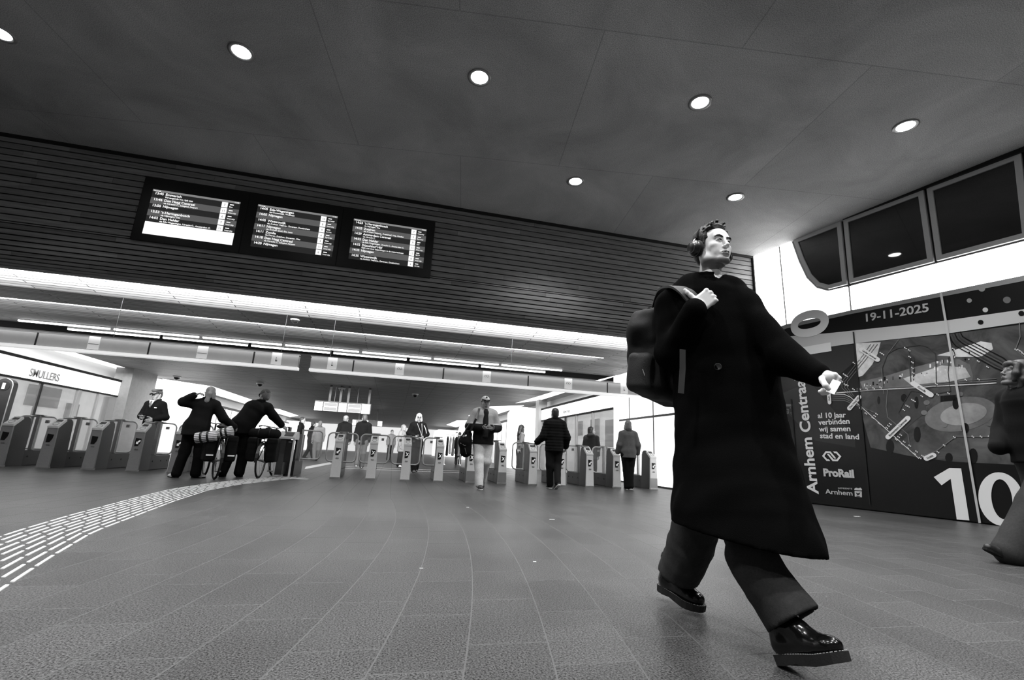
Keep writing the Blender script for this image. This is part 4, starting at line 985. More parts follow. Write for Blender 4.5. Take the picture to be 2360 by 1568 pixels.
def head_field(vox, fine=True, neck=True, ear=True, short=False):
    """head facing -Y, x towards the viewer's right, eye line at z = 0"""
    s = SDF(vox)
    s.ell((0, .018, .038), (.0745, .094, .086), k=.01)
    s.ell((0, -.028, -.03), (.0605, .062, .084), k=.03)
    for q in (-1, 1):
        s.chain([(q*.057, .012, -.045), (q*.0535, -.004, -.083), (q*.026, -.068, -.112)], [.019, .018, .017], k=.028)
        s.ell((q*.044, -.062, -.028), (.021, .018, .016), k=.026)
        if fine: s.ell((q*.033, -.062, -.062), (.02, .018, .025), k=.02)
        if ear: s.ell((q*.077, .018, -.012), (.009, .019, .031), k=.008)
    s.ell((0, -.081, -.113), (.021, .017, .017), k=.022)
    s.ell((0, -.066, .042), (.05, .02, .035), k=.03)
    s.cap((-.042, -.077, .021), (.042, -.077, .021), .011, k=.018)
    if fine:
        for q in (-1, 1): s.ell((q*.030, -.104, -.001), (.0165, .018, .0115), k=.012, op='s')
    s.cap((0, -.087, .010), (0, -.107, -.032), .0078, .0098, k=.012)
    s.ell((0, -.109, -.036), (.0108, .0098, .0086), k=.006)
    if fine:
        for q in (-1, 1): s.ell((q*.0118, -.099, -.041), (.0068, .010, .0072), k=.006); s.ell((q*.0065, -.103, -.049), (.0042, .006, .004), k=.003, op='s')
        for q in (-1, 1):
            s.ell((q*.030, -.0755, -.001), (.0148, .0135, .0125), k=.003)                                # lids over the eyeball
            s.chain([(q*.0165, -.087, -.002), (q*.025, -.0900, .0040), (q*.034, -.0885, .0038), (q*.0445, -.079, -.002)], .0040, k=.003)   # upper lid
            s.chain([(q*.0175, -.0865, -.004), (q*.028, -.088, -.0085), (q*.0435, -.079, -.003)], .0028, k=.003)
        s.ell((0, -.088, -.076), (.026, .014, .018), k=.014)
        s.chain([(-.024, -.087, -.0755), (-.008, -.1005, -.0705), (0, -.1005, -.072), (.008, -.1005, -.0705), (.024, -.087, -.0755)], [.003, .0055, .0052, .0055, .003], k=.005)
        s.chain([(-.021, -.088, -.079), (0, -.099, -.0825), (.021, -.088, -.079)], [.003, .0066, .003], k=.005)
        s.chain([(-.026, -.090, -.0768), (0, -.1075, -.0768), (.026, -.090, -.0768)], .0017, k=.0025, op='s')
        s.ell((0, -.098, -.096), (.018, .010, .006), k=.010, op='s')
    if neck:
        s.cap((0, .022, -.07), (0, .030, -.165) if short else (0, .045, -.24), .054, .052 if short else .060, k=.03)
        if fine:
            for q in (-1, 1): s.cap((q*.052, .03, -.06), (q*.016, -.012, -.23), .012, .012, k=.02)
            s.ell((0, -.018, -.155), (.012, .012, .02), k=.015)
    return s
def face_tone(L, brows=True):
    """albedo factors on the head: brows, lips, stubble; L in head coordinates"""
    t = np.ones(len(L)); x = np.abs(L[:, 0]); y = L[:, 1]; z = L[:, 2]
    fr = y < -.045
    arch = .0225+.006*np.clip(1-((x-.030)/.022)**2, -1, 1)
    if brows: t[fr & (x > .011) & (x < .055) & (np.abs(z-arch) < .0052-.05*np.clip(x-.04, 0, 1))] = .05
    lip = fr & (np.abs(L[:, 0]) < .023) & (z < -.0675) & (z > -.0895) & (y < -.088)
    t[lip] = .5
    mou = fr & (x < .026) & (np.abs(z+.0768) < .0016) & (y < -.085); t[mou] = .12
    st = (z < -.088+.25*np.clip(-.03-y, -.05, 0)*-1) & (y < .03) & (z > -.150) & ~lip
    t[st] = np.minimum(t[st], np.clip(1-(-.086-z[st])*36, .22, 1))
    ms = fr & (x < .03) & (z < -.056) & (z > -.069) & (y < -.085); t[ms] = np.minimum(t[ms], .75)
    eye = fr & (np.abs(x-.030) < .0145) & (np.abs(z+.0012) < .0032); t[eye] = .16
    return t
def hand_ops(s, wrist, d, n, side, sc=1.0, curl=(.5, .5, .5, .5), thumb=(.6, .5), spread=.06, k=.006, abd=0.0, tl=1.0):
    """five fingered hand. d: wrist to fingers, n: the way the palm faces, side: +1/-1 which way (d x n) the thumb lies"""
    d = nz(d); n = np.array(n, float); n = nz(n-d*(n@d)); t = np.cross(d, n)*side; w = np.array(wrist, float)
    Rm = np.stack([t, d, n], 1)
    s.box(w+d*.048*sc, (.040*sc, .050*sc, .0135*sc), Rm, .0125*sc, k)
    s.ell(w+d*.034*sc+t*.020*sc+n*.006*sc, (.018*sc, .030*sc, .015*sc), Rm, .01)
    s.cap(w-d*.03*sc, w+d*.012*sc, .023*sc, .026*sc, .014)
    lens = (.94, 1.02, .96, .78); offs = (.0305, .0105, -.0105, -.030); base = (.093, .097, .094, .086)
    for i in range(4):
        p = w+d*base[i]*sc+t*offs[i]*sc; a = 0; rr = (.0092, .0095, .0090, .0080)[i]*sc
        fd = nz(d+t*spread*(1.5-i)/1.5)
        s.ell(p-n*.004*sc, rr*1.15, k=.006)
        c = curl[i]
        for j, L in enumerate((.044, .027, .021)):
            a += c*(1.0, 1.15, .8)[j] if not hasattr(c, '__len__') else c[j]
            dr = fd*math.cos(a)+n*math.sin(a); q = p+dr*L*lens[i]*sc
            s.cap(p, q, rr*(1-.09*j), rr*(1-.09*(j+1)), .003); p = q
    p = w+d*.026*sc+t*.034*sc+n*.004*sc
    d1 = nz(t*(.72+abd)+d*(.62-abd)+n*.25*thumb[1]); d2 = nz(d1*math.cos(thumb[0])+(d*.6-t*.5+n*.5*thumb[1])*math.sin(thumb[0]))
    for dr, L, r0, r1 in ((d1, .040, .0135, .0112), (d2, .030, .0110, .0100), (nz(d2*.92+(d*.4-t*.3)*.3), .026, .0100, .0082)):
        q = p+dr*L*sc*tl; s.cap(p, q, r0*sc, r1*sc, .005); p = q
    return s
def eyes(parent, xf, vis=True):
    for q in (-1, 1):
        m = MB(); c = np.array((q*.030, -.0775, -.001))
        vs = []; prof = [(.0128*math.sin(a), -.0128*math.cos(a)) for a in np.linspace(0.001, math.pi/2, 7)]
        m.lathe(prof, c, (0, 1, 0), 14, 0)
        g = nz(V3(.35, -1, .05)); m.disc(c+g*.0122, g, .0062, 14, 1, None, .0012)
        m.v = [tuple(xf(np.array(p))) for p in m.v]
        m.build('eye', [mat('eye_white', .8, .2), M_black], parent)

# ================================================================== the walking man in the long black coat
M_coat = mat('black_wool', .032, .95, spec=.03, bump=.5, bscale=420)
M_trouser = mat('charcoal_trousers', .175, .85, spec=.15, bump=.35, bscale=500, var=.25, vscale=120)
M_leather = mat('black_leather', .035, .17, spec=.42, bump=.12, bscale=60)
M_sole = mat('black_rubber', .07, .6, bump=.2, bscale=150)
M_stitch = mat('pale_stitch', .62, .6)
M_bag = mat('black_nylon', .055, .7, spec=.2, bump=.35, bscale=350)
HN = 2.25
man = empty('person', (*(onZ(1700, 1460)[:2]), 0), 'young man in long black coat and headphones striding past, card in hand', 'person')
def hp(x, y, d=HN): return onD(x, y, d)
HEADC = hp(1642, 571, 2.22)
HYAW = R(6); HP_ = -R(4)
HR = rotz(HYAW)@roty(R(2))@rotx(HP_)
HSC = .90
hx = xform(HR, HEADC, HSC)
def head_local(P): return ((P-HEADC)@HR)/HSC
fh = head_field(.0027, True, True, False)
# hands
S_L = hp(1548, 704, 2.30); E_L = hp(1546, 815, 2.26); W_L = hp(1604, 709, 2.06)
S_R = hp(1709, 708, 2.20); E_R = hp(1806, 826, 2.06); W_R = hp(1893, 868, 1.93)
view = nz(np.array([HEADC[0], HEADC[1], 0]))
fhand1 = SDF(.0025)
d1 = nz(RH*.75+V3(0, 0, .66)-FH*.12); hand_ops(fhand1, W_L, d1, FH*1.0+RH*.25, 1, .98, ((1.15, 1.2, .9), (1.1, 1.2, .9), (1.05, 1.2, .9), (1.0, 1.2, .9)), (-.15, .1), .1, abd=.6, tl=.66)
fhand2 = SDF(.0025)
fhand2.chain([hp(1880, 858, 1.97), hp(1896, 866, 1.92), hp(1906, 867, 1.90)], [.026, .025, .022], .01)
fhand2.ell((hp(1898, 868, 1.915)+hp(1916, 872, 1.89))/2, (.026, .03, .022), None, .012)
for pts, r0 in (([(1908, 863, 1.895), (1924, 864, 1.88), (1933, 872, 1.878), (1929, 882, 1.88)], .0098), ([(1912, 868, 1.90), (1925, 879, 1.90), (1914, 896, 1.90), (1896, 899, 1.88)], .0098),
                ([(1910, 873, 1.91), (1920, 888, 1.905), (1908, 902, 1.90), (1890, 903, 1.88)], .0092), ([(1905, 877, 1.915), (1913, 892, 1.912), (1906, 906, 1.905), (1895, 908, 1.89)], .0084),
                ([(1892, 866, 1.925), (1896, 879, 1.87), (1903, 889, 1.85), (1909, 896, 1.848)], .0112)):
    P_ = [hp(*q) for q in pts]; fhand2.chain(P_, [r0*1.12, r0, r0*.95, r0*.82], .004)
core = SDF(.011)
HIPC = hp(1670, 985, 2.27)
core.chain([hp(1640, 655, 2.24), hp(1655, 720, 2.25), hp(1665, 850, 2.26), HIPC], [.06, .12, .12, .13], .03)
core.chain([S_L, E_L, W_L-(W_L-E_L)*.12], [.055, .042, .028], .03); core.chain([S_R, E_R, W_R-(W_R-E_R)*.1], [.055, .042, .028], .03)
core.cap(hp(1640, 655, 2.24), S_L, .05, .055); core.cap(hp(1640, 655, 2.24), S_R, .05, .055)
KN_B = hp(1595, 1215, 2.46); AN_B = hp(1556, 1318, 2.62); KN_F = hp(1722, 1240, 2.10); AN_F = hp(1815, 1425, 2.0)
core.chain([hp(1625, 1000, 2.30), KN_B, AN_B], [.085, .058, .04], .03); core.chain([hp(1710, 1000, 2.25), KN_F, AN_F], [.085, .058, .04], .03)
def man_tone(P):
    t = np.ones(len(P)); L = head_local(P); m_ = (np.abs(L) < .17).all(1); t[m_] = face_tone(L[m_], False); return t
sdf_object('body', [fh, fhand1, fhand2, core], M_skin_t, man, [hx, None, None, None], man_tone)
eyes(man, hx)
s = SDF(.0016)
for q in (-1, 1): s.chain([(q*.011, -.0910, .0165), (q*.022, -.0930, .0205), (q*.036, -.0925, .0228), (q*.046, -.0880, .0215), (q*.055, -.0800, .0165)], [.0040, .0046, .0046, .0040, .0024], .003)
s.wrinkle(.0012, V3(300, 300, 300), 2)
sdf_object('eyebrows', s, mat('man_brow', .06, .7), man, [hx])
m = MB()
for q in (-1, 1): m.tube([hx(V3(q*.0165, -.0895, -.0015)), hx(V3(q*.025, -.0935, .0022)), hx(V3(q*.034, -.0915, .0020)), hx(V3(q*.045, -.081, -.003))], [.0012, .0019, .0019, .0012], 6)
m.build('eyelashes', M_black, man)
# hair: short, swept back from the temples
s = SDF(.0028)
s.ell((0, .022, .048), (.083, .101, .092), k=.005)
s.ell((0, .062, -.01), (.068, .055, .085), k=.03); s.ell((0, -.016, .108), (.058, .056, .025), k=.025)
s.ell((0, -.075, .013), (.070, .058, .066), k=.012, op='s')
for q in (-1, 1): s.ell((q*.054, -.060, .056), (.020, .030, .030), k=.012, op='s'); s.ell((q*.07, -.045, -.05), (.03, .052, .08), k=.008, op='s')
s.cut((0, 0, -.085), (0, -.35, -1))
rg = random.Random(11)
for i in range(110):
    a = rg.uniform(-1.25, 1.25); b = rg.uniform(.0, 1.0)
    st = V3(.070*math.sin(a), -.062+.09*b+.018*abs(math.sin(a)), .045+.088*math.cos(a)*(.90+.12*b)+.012)
    fl = V3(rg.uniform(-.015, .02), rg.uniform(-.03, .005), rg.uniform(-.004, .006))
    s.chain([st-fl*.5+V3(0, 0, -.004), st+fl*.5, st+fl*1.2+V3(0, 0, -.008)], [.0044, .0036, .0016], k=.006)
for q in (-1, 1): s.chain([(q*.073, -.022, .045), (q*.0765, -.016, .005), (q*.076, -.014, -.028)], [.008, .006, .004], k=.006)
sdf_object('hair', s, mat('man_hair', .07, .5, spec=.4, bump=.6, bscale=160), man, [hx])
m = MB()
for i in range(46):
    a = rg.uniform(-1.1, 1.1); b = rg.uniform(-.1, .9)
    st = V3(.072*math.sin(a), -.05+.085*b, .045+.088*math.cos(a)+.0)
    fl = V3(rg.uniform(-.03, .035), rg.uniform(-.03, .015), rg.uniform(.004, .02))
    pts = [hx(st), hx(st+fl*.6), hx(st+fl*1.1+V3(0, 0, -.004))]; m.tube(pts, [.0011, .0009, .0005], 4)
for o_ in (m.build('loose_strands', M_hair, [o for o in man.children if o.name.startswith('hair')][0]),): pass
# coat
c = SDF(.0095)
def sec(xl, xr, y, d, hd): a, b = hp(xl, y, d), hp(xr, y, d); return ((a+b)/2, np.linalg.norm(b-a)/2, hd)
secs = [sec(1577, 1693, 664, 2.25, .085), sec(1548, 1717, 690, 2.25, .115), sec(1540, 1733, 735, 2.25, .14), sec(1550, 1758, 800, 2.25, .155), sec(1556, 1785, 870, 2.25, .165), sec(1558, 1812, 1000, 2.25, .18), sec(1556, 1836, 1100, 2.23, .22), sec(1551, 1860, 1190, 2.20, .255), sec(1549, 1880, 1262, 2.19, .285), sec(1545, 1900, 1330, 2.19, .30)]
c.loft(secs, RH, .02, .015)
c.chain([hp(1590, 672, 2.26), S_L, E_L, W_L-(W_L-E_L)*.05], [.075, .082, .074, .052], .03)
c.chain([hp(1690, 680, 2.24), S_R, E_R, W_R-(W_R-E_R)*.10], [.075, .082, .076, .05], .03)
c.chain([hp(1600, 668, 2.25), hp(1680, 668, 2.25)], [.07, .07], .03)
def folds(X):                    # long vertical folds that grow towards the hem
    return np.clip((1.25-X[..., 2])/.8, .15, 1.2)
c.wrinkle(.016, V3(9, 9, 1.5), 4, folds); c.wrinkle(.010, V3(22, 22, 14), 9)
pa, pb, pc_ = hp(1550, 1191, 2.36), hp(1660, 1246, 1.96), hp(1884, 1268, 2.19)
nn = nz(np.cross(pb-pa, pc_-pa)); nn = nn if nn[2] < 0 else -nn
c.cut(pb, nn, .006)
i0, i1 = sec(1590, 1800, 1050, 2.24, .15), sec(1572, 1872, 1345, 2.19, .275)
c.ecap(i0[0], i1[0], i0[1:], i1[1:], RH, .01, 's')
# neck opening
c.cap(hx(V3(0, .03, -.11)), hx(V3(0, .035, -.235)), .064, .058, .008, 's')
coat = sdf_object('coat', c, M_coat, man)
col = SDF(.006); nb = hx(V3(0, .036, -.205)); ring = []
for a in np.linspace(R(-62), R(242), 17):
    ring.append(nb+HR@V3(.086*math.cos(a), .010+.082*math.sin(a), .012*math.sin(a)))
upv = HR@V3(0, 0, 1)
for a, b in zip(ring[:-1], ring[1:]):
    for hgt in (0, .022, .044): col.cap(a+upv*(hgt-.015), b+upv*(hgt-.015), .0125-.002*hgt/.022, k=.008)
sdf_object('collar', col, M_coat, coat)
m = MB(); bc = hp(1655, 856, 2.25)
for yy in (856, 1010):
    p0 = hp(1655 if yy < 900 else 1660, yy, 2.25); vd = nz(CAMP-p0)*V3(1, 1, .3); vd = nz(vd)
    # seat the button on the coat: the loft is about .165 deep here
    p = p0+vd*(.163 if yy < 900 else .178)
    q = MB(); q.lathe([(0, .006), (.012, .006), (.0155, .009), (.0165, .005), (.0165, 0), (0, 0)], p, vd, 18)
    if yy < 900: q.build('button', mat('horn_button', .22, .35), coat)
# trousers
t = SDF(.009)
t.loft([(hp(1668, 930, 2.27), .17, .13), (hp(1668, 1020, 2.27), .18, .15)], RH)
lb = [sec(1575, 1685, 1060, 2.32, .11), sec(1556, 1668, 1190, 2.42, .115), sec(1541, 1640, 1262, 2.52, .11), sec(1524, 1612, 1318, 2.60, .105), sec(1520, 1600, 1350, 2.64, .10)]
t.loft(lb, RH, .02)
lf = [sec(1640, 1770, 1060, 2.22, .115), sec(1668, 1766, 1225, 2.16, .10), sec(1688, 1786, 1290, 2.11, .10)]
t.loft(lf, RH, .02)
ax = [hp(1733, 1285, 2.085), hp(1782, 1362, 2.03), hp(1832, 1434, 1.97)]
t.ecap(ax[0], ax[1], (.098, .10), (.102, .11), RH+V3(0, 0, .55), .015); t.ecap(ax[1], ax[2], (.102, .11), (.108, .12), RH+V3(0, 0, .6), .008)
t.wrinkle(.012, V3(14, 14, 10), 3); t.wrinkle(.006, V3(34, 34, 26), 6)
# clean hems
def local_cut(sd, p, n, r):
    p = np.array(p, float); n = nz(n)
    def f(X): return np.maximum(-((X-p)@n), np.sqrt(((X-p)**2).sum(-1))-r)
    # removes the ball of radius r on the side of n
    def g(X): return np.maximum(-((X-p)@n), np.sqrt(((X-p-n*r*.55)**2).sum(-1))-r)
    sd.ops.append((g, p-2*r, p+2*r, .004, 's')); return sd
hb = hp(1560, 1324, 2.62); local_cut(t, hb, nz(hp(1556, 1347, 2.63)-hp(1590, 1240, 2.52)+V3(0, 0, -.04)), .19)
hf = (hp(1785, 1458, 1.985)+hp(1876, 1404, 1.955))/2; dn = nz(ax[2]-ax[1]); local_cut(t, hf, dn, .2)
t.cap(hb+V3(0, 0, .06), hb-V3(0, 0, .1)+(hb-hp(1590, 1240, 2.5))*.3, .062, .07, .006, 's')
t.cap(hf-dn*.07, hf+dn*.1, .088, .1, .006, 's')
tr = sdf_object('trousers', t, M_trouser, man)
# boots
def boot(heel, yaw, pitch, lab, sc=1.0, roll=0.0):
    """heel: where the heel edge of the sole meets the ground; yaw turns the toe, which lies along +y at 0"""
    Rm = rotz(yaw)@rotx(pitch)@roty(roll); X = xform(Rm, heel, sc)
    s = SDF(.0042)
    s.cap((0, .062, .075), (0, .058, .19), .044, .047, .02); s.ell((0, .045, .07), (.037, .042, .05), k=.02)
    s.ecap((0, .07, .07), (0, .19, .06), (.039, .045), (.044, .034), (1, 0, 0), .03)
    s.chain([(0, .085, .165), (0, .14, .115), (0, .20, .078)], [.036, .036, .034], .03)
    s.ell((0, .243, .060), (.0475, .058, .038), k=.02); s.wrinkle(.0022, V3(60, 60, 60), 2)
    s.cut((0, 0, .034), (0, 0, -1), .002)
    s.cap((0, .058, .185), (0, .055, .25), .028, .036, .004, 's')
    b = sdf_object('boot', s, M_leather, man, [X]); b['label'] = lab
    ol = [(.0, -.002), (.022, .002), (.036, .02), (.040, .06), (.037, .11), (.041, .16), (.051, .21), (.053, .245), (.044, .282), (.024, .306), (.0, .312)]
    ol = [(x, y) for x, y in ol]+[(-x, y) for x, y in ol[-2:0:-1]]
    q = MB(); zl = lambda y: .012*max(0, (y-.22)/.09)
    n_ = len(ol); vs = [X(np.array((x*.96, y*.985+.002, zl(y)+(0 if (y < .095 or y > .135) else .006)))) for x, y in ol]+[X(np.array((x, y, .036+zl(y)*.6))) for x, y in ol]
    q.add(vs, [tuple(range(n_))[::-1], tuple(range(n_, 2*n_))]+[(i, (i+1) % n_, n_+(i+1) % n_, n_+i) for i in range(n_)]); q.build('sole', M_sole, b, fixn=True)
    st = MB()
    for i in range(n_):
        a, c_ = np.array(ol[i]), np.array(ol[(i+1) % n_]); k_ = max(1, int(np.linalg.norm(c_-a)/.011))
        for j in range(k_):
            p0 = a+(c_-a)*(j+.12)/k_; p1 = a+(c_-a)*(j+.75)/k_
            st.tube([X(np.array((p[0]*.975, .15+(p[1]-.15)*.98, .0385+zl(p[1])*.6))) for p in (p0, p1)], .0012, 5)
    so = st.build('welt_stitching', M_stitch, b); so['kind'] = 'stuff'
    lc = MB()
    for i in range(6):
        y = .098+i*.017; zc = .205-(y-.085)*1.02
        lc.tube([X(np.array((-.024, y+.004, zc-.006))), X(np.array((0, y, zc+.007))), X(np.array((.024, y+.004, zc-.006)))], .0025, 5)
    lc.build('laces', M_black, b)
    ts = MB(); ts.ribbon([X(np.array(p)) for p in ((.014, .095, .196), (.014, .14, .150), (.014, .185, .112))], X(np.array((0, .3, .3)))-X(np.array((0, 0, 0))), .004, .003); ts.build('tongue_edge', M_stitch, b)
    return b
boot(onZ(1797, 1533, 0.0), R(180)+R(8), R(20), 'leading black leather boot with pale welt stitching', .93)
boot(onZ(1519, 1358, .045), R(180)+R(13), R(-8.5), 'trailing black leather boot with raised heel', .96)

# headphones
hpn = empty('headphones', tuple(hx(V3(0, .01, .13))), 'black over-ear headphones on the walking man', 'headphones')
m = MB(); pts = [hx(V3(.093*math.cos(a), .026+.01*math.sin(a), .030+.098*math.sin(a))) for a in np.linspace(R(8), R(172), 26)]
nrm = [HR@nz(V3(math.cos(a), 0, math.sin(a))) for a in np.linspace(R(8), R(172), 26)]
m.ribbon(pts, nrm, .026, .008); m.build('headband', M_blackm, hpn)
for q in (-1, 1):
    cc = V3(q*.079, .020, -.020)
    m = MB(); ax_ = HR@V3(q, .05, -.05)
    m.lathe([(.022, 0), (.039, .001), (.044, .008), (.042, .017), (.036, .021)], hx(cc), ax_, 28); cu = m.build('ear_cushion', M_blackm, hpn)
    m = MB(); m.lathe([(.040, .020), (.041, .026), (.036, .036), (.030, .039), (.029, .046), (.024, .050), (0, .050)], hx(cc), ax_, 28); cu = m.build('ear_cup', mat('satin_black', .10, .32), hpn)
    m = MB(); m.lathe([(.0255, .0495), (.0285, .0505), (.030, .047)], hx(cc), ax_, 28); m.build('cup_ring', mat('dark_metal_ring', .42, .3, .8), cu)
    m = MB(); m.ribbon([hx(V3(q*.094, .026, .045)), hx(V3(q*.104, .024, .022)), hx(V3(q*.108, .022, .0))], HR@V3(q, 0, 0), .012, .005); m.build('slider', mat('dark_metal_ring', .42, .3, .8), hpn)
# travel card
card = empty('travel_card', tuple(hp(1922, 893, 1.87)), 'white plastic travel card in the hand of the walking man', 'card')
cq = [(1939, 881), (1922.5, 909.5), (1903, 902.5), (1919.5, 874)]
cz = [hp(x, y, d_) for (x, y), d_ in zip(cq, (1.855, 1.845, 1.865, 1.875))]
m = MB(); nv = nz(np.cross(cz[1]-cz[0], cz[3]-cz[0])); m.slab(cz, nv*.0012); m.build('card_sheet', mat('white_card', .95, .3), card)

# backpack
bp = empty('backpack', tuple(hp(1510, 925, 2.5)), 'black nylon backpack hanging from one shoulder of the walking man', 'backpack')
BR = np.stack([nz(RH*.80+FH*.6), nz(np.cross(V3(.18, 0, 1), nz(RH*.80+FH*.6))), nz(V3(0.0, 0, 1)+RH*.18)], 1); BR[:, 1] = np.cross(BR[:, 2], BR[:, 0])
s = SDF(.0075)
s.box(hp(1516, 800, 2.50), (.155, .10, .17), BR, .05, .03); s.ell(hp(1493, 775, 2.47), (.13, .10, .085), BR, .05)
s.box(hp(1530, 870, 2.50), (.17, .11, .13), BR, .05, .03)
s.wrinkle(.010, V3(18, 18, 18), 8)
main = sdf_object('main_compartment', s, M_bag, bp)
s = SDF(.006); s.box(hp(1497, 868, 2.44), (.118, .07, .10), BR, .035, .02); s.ell(hp(1508, 898, 2.45), (.10, .08, .05), BR, .03); s.wrinkle(.006, V3(30, 30, 30), 3)
pk = sdf_object('front_pocket', s, mat('black_nylon_pocket', .075, .7, bump=.4, bscale=300), bp)
m = MB(); a, b = hp(1481, 851, 2.32), hp(1486, 866, 2.32); m.tube([a, b], .0022, 5); m.build('label_tab', M_stitch, pk)
m = MB(); m.tube([hp(1545, 833, 2.28), hp(1540, 838, 2.28), hp(1552, 853, 2.28), hp(1558, 851, 2.28)], .003, 6); m.build('buckle', M_steel, bp)
m = MB(); P_ = [hp(1512, 722, 2.52), hp(1527, 676, 2.40), hp(1552, 664, 2.22), hp(1576, 672, 2.115), hp(1594, 689, 2.085), hp(1606, 703, 2.09)]
nr_ = [nz(-FH*.2+V3(0, 0, 1)), nz(-FH*.3+V3(0, 0, 1)), nz(-FH*.7+V3(0, 0, .8)), nz(-FH+V3(0, 0, .3)), -FH, -FH]
def spline(P, n=6):
    P = [np.array(p) for p in P]; o = []
    for i in range(len(P)-1):
        a, b, c_, d = P[max(i-1, 0)], P[i], P[i+1], P[min(i+2, len(P)-1)]
        for k in range(n): u = k/n; o.append(.5*(2*b+(c_-a)*u+(2*a-5*b+4*c_-d)*u*u+(3*b-a-3*c_+d)*u**3))
    return o+[P[-1]]
m.ribbon(spline(P_), spline(nr_), .062, .012); m.build('shoulder_strap', mat('strap_webbing', .11, .7, bump=.3, bscale=400), bp)
m = MB(); m.ribbon([hp(1573, 806, 2.09), hp(1573, 850, 2.085), hp(1569, 907, 2.08)], -FH, .026, .003); m.build('loose_strap', mat('strap_webbing2', .11, .7), bp)
m = MB(); m.ribbon([hp(1482, 722, 2.45), hp(1494, 712, 2.45), hp(1506, 716, 2.45)], V3(0, 0, 1), .02, .006); m.build('top_handle', mat('strap_webbing2', .11, .7), bp)
